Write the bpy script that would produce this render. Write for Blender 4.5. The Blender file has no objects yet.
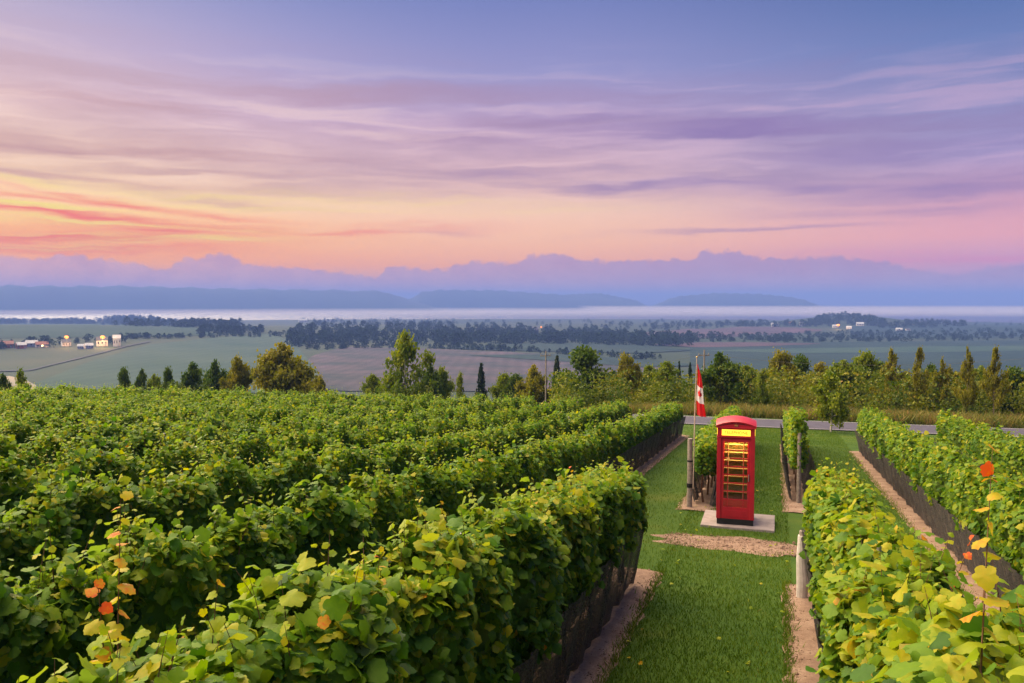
import bpy, bmesh, math, random
import numpy as np
from mathutils import Vector, Matrix

random.seed(7)
RNG = np.random.default_rng(7)
rad = math.radians
scene = bpy.context.scene
COL = scene.collection

# ------------------------------------------------------------------ camera
F_PX, CX, CY = 800.0, 512.0, 341.5
PITCH = math.atan(41.5 / F_PX)
cam_d = bpy.data.cameras.new('camera')
cam_d.sensor_width = 36.0
cam_d.lens = 36.0 * F_PX / 1024.0
cam_d.clip_start = 0.05
cam_d.clip_end = 80000
cam = bpy.data.objects.new('camera', cam_d)
COL.objects.link(cam)
cam.location = (0, 0, 0)
cam.rotation_euler = (math.pi / 2 - PITCH, 0, 0)
scene.camera = cam


def ray(x, y):
    """pixel of the photograph -> direction, used to measure places (all things keep real sizes and distances)"""
    v = ((x - CX) / F_PX, 1.0, -(y - CY) / F_PX)
    c, s = math.cos(PITCH), math.sin(PITCH)
    return np.array([v[0], v[1] * c + v[2] * s, -v[1] * s + v[2] * c])


# ------------------------------------------------------------------ colours
def lin(r, g, b):
    def f(c):
        c /= 255.0
        return c / 12.92 if c <= 0.04045 else ((c + 0.055) / 1.055) ** 2.4
    return (f(r), f(g), f(b), 1.0)


# ------------------------------------------------------------------ node helper
class NT:
    def __init__(self, tree):
        self.t = tree
        self.n = tree.nodes
        self.l = tree.links

    def new(self, kind, **kw):
        n = self.n.new(kind)
        for k, v in kw.items():
            setattr(n, k, v)
        return n

    def put(self, sock, v):
        if hasattr(v, 'links') or isinstance(v, bpy.types.NodeSocket):
            self.l.new(v, sock)
        else:
            sock.default_value = v

    def math(self, op, a, b=0.0, c=0.0, clamp=False):
        n = self.new('ShaderNodeMath', operation=op, use_clamp=clamp)
        self.put(n.inputs[0], a)
        self.put(n.inputs[1], b)
        if op in ('MULTIPLY_ADD', 'SMOOTH_MIN', 'SMOOTH_MAX', 'COMPARE', 'WRAP'):
            self.put(n.inputs[2], c)
        return n.outputs[0]

    def mix(self, fac, a, b, blend='MIX'):
        n = self.new('ShaderNodeMix', data_type='RGBA', blend_type=blend)
        n.clamp_factor = True
        self.put(n.inputs[0], fac)
        self.put(n.inputs[6], a)
        self.put(n.inputs[7], b)
        return n.outputs[2]

    def smooth(self, x, a, b, lo=0.0, hi=1.0):
        n = self.new('ShaderNodeMapRange', interpolation_type='SMOOTHSTEP')
        self.put(n.inputs[0], x)
        for i, v in enumerate((a, b, lo, hi)):
            n.inputs[i + 1].default_value = v
        return n.outputs[0]

    def ramp(self, fac, stops, interp='LINEAR'):
        n = self.new('ShaderNodeValToRGB')
        cr = n.color_ramp
        cr.interpolation = interp
        while len(cr.elements) < len(stops):
            cr.elements.new(0.5)
        for e, (p, c) in zip(cr.elements, stops):
            e.position = p
        for e, (p, c) in zip(cr.elements, stops):
            e.color = c if len(c) == 4 else (*c, 1)
        self.put(n.inputs[0], fac)
        return n.outputs[0]

    def noise(self, vec, scale, detail=3.0, rough=0.5, dist=0.0, dims='3D'):
        n = self.new('ShaderNodeTexNoise', noise_dimensions=dims)
        if vec is not None:
            self.put(n.inputs['Vector'], vec)
        n.inputs['Scale'].default_value = scale
        n.inputs['Detail'].default_value = detail
        n.inputs['Roughness'].default_value = rough
        n.inputs['Distortion'].default_value = dist
        return n.outputs['Fac']

    def comb(self, x, y, z=0.0):
        n = self.new('ShaderNodeCombineXYZ')
        for i, v in enumerate((x, y, z)):
            self.put(n.inputs[i], v)
        return n.outputs[0]

    def vscale(self, vec, s):
        n = self.new('ShaderNodeVectorMath', operation='MULTIPLY')
        self.put(n.inputs[0], vec)
        n.inputs[1].default_value = s
        return n.outputs[0]


# ------------------------------------------------------------------ sky
SUN_AZ, SUN_EL = rad(-60), rad(48)
world = bpy.data.worlds.new('World')
scene.world = world
world.use_nodes = True
wt = NT(world.node_tree)
for n in list(wt.n):
    wt.n.remove(n)
tc = wt.new('ShaderNodeTexCoord')
sep = wt.new('ShaderNodeSeparateXYZ')
wt.l.new(tc.outputs['Generated'], sep.inputs[0])
zz = sep.outputs[2]
az = wt.math('ARCTAN2', sep.outputs[0], sep.outputs[1])
LEFT = [(0.0, lin(232, 190, 190)), (.045, (1.25, .42, .05)), (.075, (1.18, .64, .13)), (.11, (1.15, .82, .42)),
        (.155, lin(248, 208, 188)), (.21, lin(228, 194, 206)), (.27, lin(192, 174, 208)), (.345, lin(146, 152, 200)),
        (.6, lin(128, 140, 190)), (1.0, lin(112, 128, 182))]
MID = [(0.0, lin(215, 180, 200)), (.04, (1.12, .47, .22)), (.075, (1.08, .61, .36)), (.11, (1.02, .67, .47)),
       (.155, lin(230, 188, 190)), (.21, lin(194, 164, 198)), (.27, lin(152, 150, 200)), (.345, lin(120, 130, 188)),
       (.6, lin(112, 126, 184)), (1.0, lin(106, 122, 178))]
RIGHT = [(0.0, lin(190, 165, 205)), (.04, lin(226, 162, 190)), (.07, lin(246, 172, 178)), (.105, lin(226, 166, 184)),
         (.155, lin(166, 150, 196)), (.21, lin(140, 142, 190)), (.27, lin(104, 126, 182)), (.345, lin(74, 100, 160)),
         (.6, lin(92, 110, 170)), (1.0, lin(100, 116, 174))]
zc = wt.math('MAXIMUM', zz, 0.0)
cl, cm, cr_ = wt.ramp(zc, LEFT), wt.ramp(zc, MID), wt.ramp(zc, RIGHT)
sky = wt.mix(wt.smooth(az, -.55, .02), cl, cm)
sky = wt.mix(wt.smooth(az, .0, .6), sky, cr_)
# the afterglow is strongest to the left of the frame, where the sun went down
glow = wt.math('MULTIPLY', wt.smooth(wt.math('ABSOLUTE', wt.math('SUBTRACT', az, -1.0)), .75, .05), wt.smooth(zz, .55, .02))
sky = wt.mix(wt.math('MULTIPLY', glow, .55), sky, lin(255, 215, 150))

# warped coordinates for the drawn-out cloud streaks
pco = wt.comb(az, wt.math('MULTIPLY', zz, 7.0), 0.0)
wz = wt.math('MULTIPLY_ADD', wt.math('SUBTRACT', wt.noise(pco, 3.2, 4, .6), .5), .055, zz)
wa = wt.math('MULTIPLY_ADD', wt.math('SUBTRACT', wt.noise(wt.vscale(pco, (1.3, 1.3, 3)), 2.1, 2), .5), .35, az)
fine = wt.noise(wt.comb(wt.math('MULTIPLY', az, 2.0), wt.math('MULTIPLY', wz, 27.0), 3.1), 1.6, 4, .55, .12)
fine2 = wt.noise(wt.comb(wt.math('MULTIPLY', az, 3.0), wt.math('MULTIPLY', wz, 90.0), 8.7), 1.5, 4, .55, .2)


def streaks(items, tree=wt):
    tot = None
    for (x, y, w, h, tilt, k) in items:
        d = ray(x, y)
        d /= np.linalg.norm(d)
        a0, z0 = math.atan2(d[0], d[1]), d[2]
        da = tree.math('SUBTRACT', wa, a0)
        dz = tree.math('SUBTRACT', tree.math('SUBTRACT', wz, z0), tree.math('MULTIPLY', da, tilt))
        q = tree.math('ADD', tree.math('POWER', tree.math('ABSOLUTE', tree.math('DIVIDE', da, w / 800)), 2.0),
                      tree.math('POWER', tree.math('ABSOLUTE', tree.math('DIVIDE', dz, h / 830)), 2.0))
        m = tree.math('MULTIPLY', tree.math('EXPONENT', tree.math('MULTIPLY', q, -1.0)), k)
        tot = m if tot is None else tree.math('MAXIMUM', tot, m)
    return tot


veil = wt.math('MULTIPLY', wt.smooth(zz, .10, .15), wt.smooth(zz, .31, .2))
fs = wt.smooth(fine, .36, .70)
sky = wt.mix(wt.math('MULTIPLY', wt.math('MULTIPLY', veil, fs), .62), sky, wt.mix(wt.smooth(az, -.5, .5), lin(188, 150, 160), lin(146, 122, 170)))
cream = wt.math('MULTIPLY', wt.math('MULTIPLY', veil, wt.smooth(fine, .5, .3)), .5)
sky = wt.mix(cream, sky, wt.mix(wt.smooth(az, -.5, .5), lin(255, 222, 205), lin(212, 174, 204)))
mauve = streaks([(95, 146, 190, 8, .0, .9), (30, 172, 250, 5, -.02, .7), (210, 172, 120, 4, 0, .5), (300, 96, 120, 9, .02, .45),
                 (480, 140, 90, 7, -.01, .65), (500, 174, 110, 6, -.03, .55), (700, 131, 120, 9, .0, .9), (660, 186, 130, 6, -.02, .95),
                 (830, 187, 130, 6, 0, .8), (960, 190, 120, 9, 0, .75), (900, 150, 150, 8, .02, .5), (560, 118, 110, 5, .02, .5),
                 (870, 210, 120, 7, 0, .5), (240, 201, 60, 5, -.12, .55), (440, 232, 50, 4, 0, .4), (720, 232, 90, 3, .02, .5),
                 (400, 95, 160, 7, .0, .4), (60, 100, 120, 7, 0, .35)])
mv = wt.math('MULTIPLY', mauve, wt.smooth(fine, .25, .6, .35, 1.0), clamp=True)
sky = wt.mix(mv, sky, wt.mix(wt.smooth(az, -.45, .25), lin(196, 148, 150), lin(142, 116, 172)))
salmon = streaks([(60, 216, 180, 5, -.05, .95), (140, 205, 90, 5, -.1, .8), (20, 236, 160, 8, .02, .95), (110, 230, 70, 6, -.04, .85),
                  (20, 196, 90, 4, -.04, .6), (60, 249, 140, 5, 0, .75), (200, 246, 90, 5, .03, .55), (330, 234, 70, 5, .06, .5),
                  (430, 229, 80, 4, .02, .35), (960, 262, 60, 5, 0, .7), (880, 256, 80, 4, 0, .3)])
sky = wt.mix(wt.math('MULTIPLY', wt.math('MULTIPLY', wt.smooth(zz, .16, .07), wt.smooth(az, .45, -.2)), .22), sky, (1.25, .50, .30, 1))
sm = wt.math('MULTIPLY', salmon, wt.smooth(fine2, .3, .6, .5, 1.0), clamp=True)
sky = wt.mix(sm, sky, wt.mix(wt.smooth(az, -.3, .4), lin(252, 104, 96), lin(235, 140, 175)))
yel = streaks([(30, 207, 90, 4, -.02, 1), (90, 224, 120, 3, -.03, 1), (330, 205, 200, 7, 0, .6), (130, 240, 90, 4, 0, 1), (30, 247, 60, 3, 0, .7), (260, 195, 160, 5, .0, .5), (15, 180, 90, 4, 0, .6)])
sky = wt.mix(wt.math('MULTIPLY', yel, wt.smooth(fine2, .6, .35, .2, .9), clamp=True), sky, lin(255, 232, 120))

# the low bank of cumulus on the horizon
BANK = [(0, 253), (38, 259), (60, 254), (100, 258), (130, 262), (160, 268), (190, 258), (222, 253), (250, 264), (300, 267), (340, 272), (372, 277),
        (392, 266), (432, 269), (480, 261), (515, 262), (532, 255), (562, 254), (582, 258), (620, 261), (685, 259), (708, 251), (735, 251), (755, 257),
        (800, 258), (830, 256), (880, 261), (925, 270), (950, 274), (1000, 266), (1024, 262)]
stops = []
for x, y in BANK:
    d = ray(x, y)
    d /= np.linalg.norm(d)
    stops.append(((math.atan2(d[0], d[1]) + .62) / 1.24, (d[2] * 8,) * 3))
bank_h = wt.math('DIVIDE', wt.ramp(wt.math('DIVIDE', wt.math('ADD', az, .62), 1.24), stops, 'EASE'), 8.0)
azv = wt.comb(wt.math('MULTIPLY', az, 30.0), wt.math('MULTIPLY', zz, 34.0), 0)
vor = wt.new('ShaderNodeTexVoronoi', feature='SMOOTH_F1')
vor.inputs['Scale'].default_value = 1.0
vor.inputs['Smoothness'].default_value = .25
wt.l.new(wt.comb(wt.math('MULTIPLY', az, 105.0), wt.math('MULTIPLY', zz, 120.0), 2.0), vor.inputs['Vector'])
puff = wt.math('MULTIPLY_ADD', wt.math('SUBTRACT', .45, vor.outputs['Distance']), .0062, wt.math('MULTIPLY', wt.math('SUBTRACT', wt.noise(azv, 2.2, 6, .65), .5), .009))
bank_h = wt.math('ADD', bank_h, puff)
bm_ = wt.smooth(wt.math('SUBTRACT', bank_h, zz), -.0022, .0036)
bcol = wt.mix(wt.smooth(az, -.55, .5), lin(228, 172, 184), lin(182, 150, 190))
bcol = wt.mix(wt.smooth(wt.math('ADD', zz, wt.math('MULTIPLY', wt.math('SUBTRACT', wt.noise(azv, .7, 4), .5), .03)), .012, .05, .35, 0), bcol, lin(240, 196, 205))
bcol = wt.mix(wt.math('MULTIPLY', wt.smooth(wt.noise(azv, 1.0, 5, .6), .35, .68), .55), bcol, lin(192, 146, 180))
sky = wt.mix(wt.math('MULTIPLY', bm_, .95), sky, bcol)

nish = wt.new('ShaderNodeTexSky', sky_type='NISHITA')
nish.sun_disc = False
nish.sun_elevation = rad(3)
nish.sun_rotation = SUN_AZ
bg1 = wt.new('ShaderNodeBackground')
wt.l.new(nish.outputs[0], bg1.inputs[0])
bg1.inputs[1].default_value = 0.006
bg2 = wt.new('ShaderNodeBackground')
hsv = wt.new('ShaderNodeHueSaturation')
hsv.inputs['Saturation'].default_value = 1.03
wt.l.new(sky, hsv.inputs['Color'])
wt.l.new(hsv.outputs[0], bg2.inputs[0])
bg2.inputs[1].default_value = 0.405
add = wt.new('ShaderNodeAddShader')
wt.l.new(bg1.outputs[0], add.inputs[0])
wt.l.new(bg2.outputs[0], add.inputs[1])
wo = wt.new('ShaderNodeOutputWorld')
wt.l.new(add.outputs[0], wo.inputs[0])
world.cycles.sampling_method = 'MANUAL'
world.cycles.sample_map_resolution = 512

# ------------------------------------------------------------------ afterglow as one soft sun
sun_d = bpy.data.lights.new('sun', 'SUN')
sun_d.energy = 5.0
sun_d.angle = rad(100)
sun_d.color = (1.0, .80, .50)
sun = bpy.data.objects.new('sun', sun_d)
COL.objects.link(sun)
sv = Vector((math.sin(SUN_AZ) * math.cos(SUN_EL), math.cos(SUN_AZ) * math.cos(SUN_EL), math.sin(SUN_EL)))
sun.rotation_euler = sv.to_track_quat('Z', 'Y').to_euler()

scene.view_settings.view_transform = 'Standard'
scene.view_settings.look = 'None'
scene.view_settings.exposure = 1.3
scene.view_settings.gamma = 1.0
scene.view_settings.use_curve_mapping = False
scene.render.engine = 'CYCLES'
cy = scene.cycles
cy.max_bounces = 7
cy.diffuse_bounces = 3
cy.glossy_bounces = 3
cy.transmission_bounces = 4
cy.transparent_max_bounces = 16
cy.volume_bounces = 1
cy.use_denoising = True
cy.sample_clamp_indirect = 4.0
cy.caustics_reflective = False
cy.caustics_refractive = False


# ------------------------------------------------------------------ object helpers
def tag(o, label=None, cat=None, group=None, kind=None):
    if label:
        o['label'] = label
    if cat:
        o['category'] = cat
    if group:
        o['group'] = group
    if kind:
        o['kind'] = kind
    return o


def link(name, data, parent=None, loc=(0, 0, 0), rotz=0.0):
    o = bpy.data.objects.new(name, data)
    COL.objects.link(o)
    o.location = loc
    o.rotation_euler = (0, 0, rotz)
    if parent:
        o.parent = parent
    return o


def thing(name, label, cat, loc, rotz=0.0, group=None):
    return tag(link(name, None, None, loc, rotz), label, cat, group)


def mesh_np(name, verts, faces, mats, attrs=None, mat_idx=None, smooth=False):
    """verts (n,3); faces list of index arrays, each array (m,k)"""
    me = bpy.data.meshes.new(name)
    verts = np.asarray(verts, np.float32)
    me.vertices.add(len(verts))
    me.vertices.foreach_set('co', verts.ravel())
    loops = np.concatenate([np.asarray(f).ravel() for f in faces]).astype(np.int32)
    counts = np.concatenate([np.full(len(f), np.asarray(f).shape[1]) for f in faces]).astype(np.int32)
    starts = np.concatenate([[0], np.cumsum(counts)[:-1]]).astype(np.int32)
    me.loops.add(len(loops))
    me.loops.foreach_set('vertex_index', loops)
    me.polygons.add(len(counts))
    me.polygons.foreach_set('loop_start', starts)
    if mat_idx is not None:
        me.polygons.foreach_set('material_index', np.asarray(mat_idx, np.int32))
    if smooth:
        me.polygons.foreach_set('use_smooth', np.ones(len(counts), bool))
    for k, v in (attrs or {}).items():
        a = me.attributes.new(k, 'FLOAT', 'POINT')
        a.data.foreach_set('value', np.asarray(v, np.float32))
    for m in (mats if isinstance(mats, (list, tuple)) else [mats]):
        me.materials.append(m)
    me.update(calc_edges=True)
    return me


class MB:
    """collects boxes, bars, tubes and sheets into one mesh"""

    def __init__(self):
        self.bm = bmesh.new()

    def box(self, c, s, bevel=0.0, rotz=0.0, mat=0):
        r = bmesh.ops.create_cube(self.bm, size=1.0)
        M = Matrix.Translation(c) @ Matrix.Rotation(rotz, 4, 'Z') @ Matrix.Diagonal((*s, 1))
        bmesh.ops.transform(self.bm, matrix=M, verts=r['verts'])
        if bevel > 0:
            es = list({e for v in r['verts'] for e in v.link_edges})
            bmesh.ops.bevel(self.bm, geom=es, offset=bevel, segments=2, affect='EDGES', profile=.7)
        return self

    def tube(self, pts, radii, n=8, cap=True):
        rings = []
        pts = [Vector(p) for p in pts]
        for i, p in enumerate(pts):
            t = (pts[min(i + 1, len(pts) - 1)] - pts[max(i - 1, 0)]).normalized()
            a = t.orthogonal().normalized()
            b = t.cross(a)
            r = radii[i] if isinstance(radii, (list, tuple)) else radii
            if i and rings:
                pass
            ref = Vector((1, 0, 0)) if abs(t.x) < .9 else Vector((0, 1, 0))
            a = (ref - t * ref.dot(t)).normalized()
            b = t.cross(a)
            rings.append([self.bm.verts.new(p + (a * math.cos(2 * math.pi * k / n) + b * math.sin(2 * math.pi * k / n)) * r) for k in range(n)])
        for r0, r1 in zip(rings, rings[1:]):
            for k in range(n):
                self.bm.faces.new((r0[k], r0[(k + 1) % n], r1[(k + 1) % n], r1[k]))
        if cap:
            self.bm.faces.new(rings[0][::-1])
            self.bm.faces.new(rings[-1])
        return self

    def prism(self, poly, y0, y1):
        """polygon in x,z extruded along y"""
        a = [self.bm.verts.new((x, y0, z)) for x, z in poly]
        b = [self.bm.verts.new((x, y1, z)) for x, z in poly]
        self.bm.faces.new(a)
        self.bm.faces.new(b[::-1])
        for i in range(len(poly)):
            j = (i + 1) % len(poly)
            self.bm.faces.new((a[j], a[i], b[i], b[j]))
        return self

    def build(self, name, mat, parent=None, loc=(0, 0, 0), smooth=False, rotz=0.0):
        bmesh.ops.recalc_face_normals(self.bm, faces=self.bm.faces)
        me = bpy.data.meshes.new(name)
        self.bm.to_mesh(me)
        self.bm.free()
        for m in (mat if isinstance(mat, (list, tuple)) else [mat]):
            me.materials.append(m)
        if smooth:
            for p in me.polygons:
                p.use_smooth = True
        return link(name, me, parent, loc, rotz)


# ------------------------------------------------------------------ materials
def mat(name):
    m = bpy.data.materials.new(name)
    m.use_nodes = True
    t = NT(m.node_tree)
    b = t.n['Principled BSDF']
    return m, t, b


def simple(name, col, rough=.6, metal=0.0, var=.15, scale=8.0, bump=0.0, spec=.4, coord='Object'):
    m, t, b = mat(name)
    co = t.new('ShaderNodeTexCoord').outputs[coord]
    nz = t.noise(co, scale, 5, .6)
    c2 = tuple(max(0, c * (1 - var * 1.6)) for c in col[:3]) + (1,)
    c3 = tuple(min(1, c * (1 + var)) for c in col[:3]) + (1,)
    t.l.new(t.ramp(nz, [(.3, c2), (.7, c3)]), b.inputs['Base Color'])
    b.inputs['Roughness'].default_value = rough
    b.inputs['Metallic'].default_value = metal
    b.inputs['Specular IOR Level'].default_value = spec
    if bump:
        bn = t.new('ShaderNodeBump')
        bn.inputs['Strength'].default_value = bump
        bn.inputs['Distance'].default_value = .02
        t.l.new(t.noise(co, scale * 3, 5, .65), bn.inputs['Height'])
        t.l.new(bn.outputs[0], b.inputs['Normal'])
    return m


def emit(name, col, strength):
    m, t, b = mat(name)
    b.inputs['Base Color'].default_value = col
    b.inputs['Emission Color'].default_value = col
    b.inputs['Emission Strength'].default_value = strength
    return m


def leaf_mat(name, stops, trans=.35, under=None, rough=.5, spec=.35, mottle=0):
    """leaf colour is a per-leaf property (attribute hue); undersides of vine leaves are paler"""
    m, t, b = mat(name)
    at = t.new('ShaderNodeAttribute', attribute_name='hue')
    co_ = t.new('ShaderNodeTexCoord').outputs['Object']
    hv = t.math('ADD', at.outputs['Fac'], t.math('MULTIPLY', t.math('SUBTRACT', t.noise(co_, mottle, 4, .6), .5), .22)) if mottle else at.outputs['Fac']
    c = t.ramp(hv, stops)
    if under:
        geo = t.new('ShaderNodeNewGeometry')
        c = t.mix(t.math('MULTIPLY', geo.outputs['Backfacing'], .6), c, under)
    t.l.new(c, b.inputs['Base Color'])
    b.inputs['Roughness'].default_value = rough
    b.inputs['Specular IOR Level'].default_value = spec
    tr = t.new('ShaderNodeBsdfTranslucent')
    hs = t.new('ShaderNodeHueSaturation')
    hs.inputs['Saturation'].default_value = 1.12
    hs.inputs['Value'].default_value = 1.35
    t.l.new(c, hs.inputs['Color'])
    t.l.new(hs.outputs[0], tr.inputs[0])
    mx = t.new('ShaderNodeMixShader')
    mx.inputs[0].default_value = trans
    t.l.new(b.outputs[0], mx.inputs[1])
    t.l.new(tr.outputs[0], mx.inputs[2])
    t.l.new(mx.outputs[0], t.n['Material Output'].inputs[0])
    return m


VINE = leaf_mat('vine_leaf', [(0, (.022, .070, .006)), (.35, (.062, .160, .008)), (.62, (.155, .262, .008)), (.80, (.320, .350, .010)),
                              (.90, (.45, .36, .02)), (.955, (.60, .24, .015)), (1.0, (.58, .09, .02))],
                trans=.45, under=(.20, .27, .06, 1), rough=.5, spec=.22, mottle=38)
STEM = simple('vine_cane', (.16, .075, .035, 1), .7, var=.3, scale=30)
WOOD = simple('weathered_wood', (.30, .25, .22, 1), .85, var=.25, scale=14, bump=.4)
PALE = simple('pale_wrapped_wood', (.62, .56, .54, 1), .85, var=.12, scale=10, bump=.3)
STEEL = simple('galvanised_steel', (.36, .36, .38, 1), .45, .8, var=.1, scale=20)
BLACKPL = simple('black_rubber', (.012, .012, .014, 1), .55, var=.2)


def net_mat():
    m, t, b = mat('fruit_zone_net')
    co = t.new('ShaderNodeTexCoord').outputs['Object']
    n1 = t.noise(t.vscale(co, (9, 9, 2.0)), 2.0, 6, .75)
    t.l.new(t.ramp(n1, [(.3, (.014, .012, .016, 1)), (.55, (.040, .032, .036, 1)), (.68, (.150, .110, .080, 1))]), b.inputs['Base Color'])
    b.inputs['Roughness'].default_value = .75
    tp = t.new('ShaderNodeBsdfTransparent')
    mx = t.new('ShaderNodeMixShader')
    t.l.new(t.smooth(t.noise(co, 45, 2, .5), .42, .62, .0, .28), mx.inputs[0])
    t.l.new(b.outputs[0], mx.inputs[1])
    t.l.new(tp.outputs[0], mx.inputs[2])
    t.l.new(mx.outputs[0], t.n['Material Output'].inputs[0])
    return m


NET = net_mat()


def soil_mat():
    m, t, b = mat('dry_soil')
    co = t.new('ShaderNodeTexCoord').outputs['Object']
    n1 = t.noise(co, 2.3, 6, .65)
    n2 = t.noise(co, 28, 5, .7)
    c = t.ramp(n1, [(.3, (.17, .100, .072, 1)), (.5, (.275, .178, .128, 1)), (.72, (.39, .275, .21, 1))])
    c = t.mix(t.smooth(n2, .35, .7, 0, .6), c, (.17, .095, .07, 1))
    t.l.new(c, b.inputs['Base Color'])
    b.inputs['Roughness'].default_value = .95
    bn = t.new('ShaderNodeBump')
    bn.inputs['Strength'].default_value = .8
    bn.inputs['Distance'].default_value = .03
    t.l.new(t.noise(co, 18, 6, .7), bn.inputs['Height'])
    t.l.new(bn.outputs[0], b.inputs['Normal'])
    return m


SOIL = soil_mat()


def ground_mat():
    m, t, b = mat('turf')
    co = t.new('ShaderNodeTexCoord').outputs['Object']
    n1 = t.noise(t.vscale(co, (1, 1, 1)), .55, 5, .6)
    n2 = t.noise(co, 7, 6, .7)
    c = t.ramp(n1, [(.3, (.032, .074, .008, 1)), (.55, (.056, .104, .011, 1)), (.75, (.092, .115, .016, 1))])
    c = t.mix(t.smooth(n2, .45, .75, 0, .6), c, (.030, .075, .014, 1))
    # the ground turns darker and bluer with distance
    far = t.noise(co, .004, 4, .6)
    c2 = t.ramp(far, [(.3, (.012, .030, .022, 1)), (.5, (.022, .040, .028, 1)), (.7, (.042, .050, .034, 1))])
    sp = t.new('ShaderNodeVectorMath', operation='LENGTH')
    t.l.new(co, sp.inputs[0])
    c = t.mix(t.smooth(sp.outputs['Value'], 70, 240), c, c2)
    t.l.new(c, b.inputs['Base Color'])
    b.inputs['Roughness'].default_value = .9
    b.inputs['Specular IOR Level'].default_value = .15
    bn = t.new('ShaderNodeBump')
    bn.inputs['Strength'].default_value = .6
    bn.inputs['Distance'].default_value = .03
    t.l.new(t.noise(co, 30, 4, .7), bn.inputs['Height'])
    t.l.new(bn.outputs[0], b.inputs['Normal'])
    return m


# ------------------------------------------------------------------ terrain
CAM_H = 3.64
_d = ray(777, 362)
TH = math.atan2(_d[0], _d[1])                       # heading of the vine rows
SLOPE = -_d[2] / math.hypot(_d[0], _d[1])           # the vineyard falls away along the rows
RD = np.array([math.sin(TH), math.cos(TH)])
PD = np.array([math.cos(TH), -math.sin(TH)])


def plane_z(x, y):
    return -CAM_H - SLOPE * (x * RD[0] + y * RD[1])


def smoothmax(a, b, k):
    h = np.clip(.5 + .5 * (a - b) / k, 0, 1)
    return b * (1 - h) + a * h + k * h * (1 - h)


R_V = np.array([0, 350, 600, 900, 1300, 1800, 2500, 3300, 3700, 20000.])
Z_V = np.array([-44, -47, -53, -57.5, -62, -67.5, -73.5, -79, -86, -100.])


def bump(r, a, a0, r0, wa, wr, h):
    return h * np.exp(-((a - a0) / wa) ** 2 - ((r - r0) / wr) ** 2)


def height(x, y):
    r = np.hypot(x, y)
    a = np.arctan2(x, y)
    r_end = np.interp(a, [-3.2, -1.2, -.6, -.25, 0.0, .12, .24, .6, 1.2, 3.2], [40, 34, 35.0, 39, 43, 50, 60, 62, 60, 40])
    rc = np.minimum(r, r_end)
    k = rc / np.maximum(r, 1e-6)
    near = plane_z(x * k, y * k)
    dr = np.maximum(r - r_end, 0)
    drop = near - .117 * dr - .03 * np.minimum(dr, 40)
    v = np.interp(r, R_V, Z_V)
    v = v + bump(r, a, -.62, 1450, .40, 520, 24) + bump(r, a, .40, 2350, .075, 260, 24) + bump(r, a, -.05, 1900, .30, 500, 5) \
        + bump(r, a, .55, 2300, .30, 400, 7) + bump(r, a, .05, 520, .5, 90, 2.0) \
        + 1.6 * np.sin(x * .011 + 1.3) * np.sin(y * .008) * np.clip((r - 300) / 300, 0, 1) * np.clip((3300 - r) / 300, 0, 1)
    blend = np.clip((r - 3200) / 500, 0, 1)
    v = v * (1 - blend) + np.interp(r, R_V, Z_V) * blend
    return np.where(dr > 0, smoothmax(drop, v, 6.0) - np.where(dr > 0, np.minimum(dr, 12) * .0, 0), near)


RINGS = np.concatenate([np.arange(0.01, 70, 2.0), np.geomspace(71, 3700, 110), [4200, 6000, 9000, 14000]])
AZS = np.linspace(-1.15, 1.15, 231)


def build_ground():
    azs = np.concatenate([AZS, np.linspace(1.15, 2 * math.pi - 1.15, 42)[1:-1]])
    rr, aa = np.meshgrid(RINGS, azs, indexing='ij')
    back = np.abs(np.arctan2(np.sin(aa), np.cos(aa))) > 1.16
    rr = np.where(back, np.minimum(rr, 150.0), rr)
    X, Y = rr * np.sin(aa), rr * np.cos(aa)
    Z = height(X, Y)
    n, m = rr.shape
    idx = np.arange(n * m).reshape(n, m)
    i0, i1 = idx[:-1, :], idx[1:, :]
    f = np.stack([i0, i1, np.roll(i1, -1, 1), np.roll(i0, -1, 1)], -1)
    same = (rr[:-1] == rr[1:]) & (np.roll(rr, -1, 1)[:-1] == np.roll(rr, -1, 1)[1:])
    f = f[~same][:, ::-1]
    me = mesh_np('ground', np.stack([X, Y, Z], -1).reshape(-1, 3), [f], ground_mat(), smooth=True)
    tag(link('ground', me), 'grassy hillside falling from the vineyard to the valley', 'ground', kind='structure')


build_ground()


def hmesh(x, y):
    """height of the built ground sheet (linear between its rings)"""
    x, y = np.asarray(x, float), np.asarray(y, float)
    r, a = np.hypot(x, y), np.arctan2(x, y)
    i = np.clip(np.searchsorted(RINGS, r) - 1, 0, len(RINGS) - 2)
    j = np.clip(((a - AZS[0]) / (AZS[1] - AZS[0])).astype(int), 0, len(AZS) - 2)
    fr = (r - RINGS[i]) / (RINGS[i + 1] - RINGS[i])
    fa = (a - AZS[j]) / (AZS[1] - AZS[0])

    def h(ii, jj):
        return height(RINGS[ii] * np.sin(AZS[jj]), RINGS[ii] * np.cos(AZS[jj]))
    return (h(i, j) * (1 - fr) + h(i + 1, j) * fr) * (1 - fa) + (h(i, j + 1) * (1 - fr) + h(i + 1, j + 1) * fr) * fa


_RS = np.geomspace(90, 3650, 900)


def on_ground(px, py, rmin=90):
    """where the sight line through a pixel of the photograph meets the far ground"""
    d = ray(px, py)
    hd = math.hypot(d[0], d[1])
    ux, uy, sl = d[0] / hd, d[1] / hd, d[2] / hd
    rs = _RS[_RS >= rmin]
    z = hmesh(ux * rs, uy * rs)
    hit = np.nonzero(z >= sl * rs)[0]
    r = rs[hit[0]] if len(hit) else rs[-1]
    return np.array([ux * r, uy * r, float(hmesh(ux * r, uy * r))])


def at_range(px, r):
    d = ray(px, 300)
    hd = math.hypot(d[0], d[1])
    x, y = d[0] / hd * r, d[1] / hd * r
    return np.array([x, y, float(hmesh(x, y))])


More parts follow.
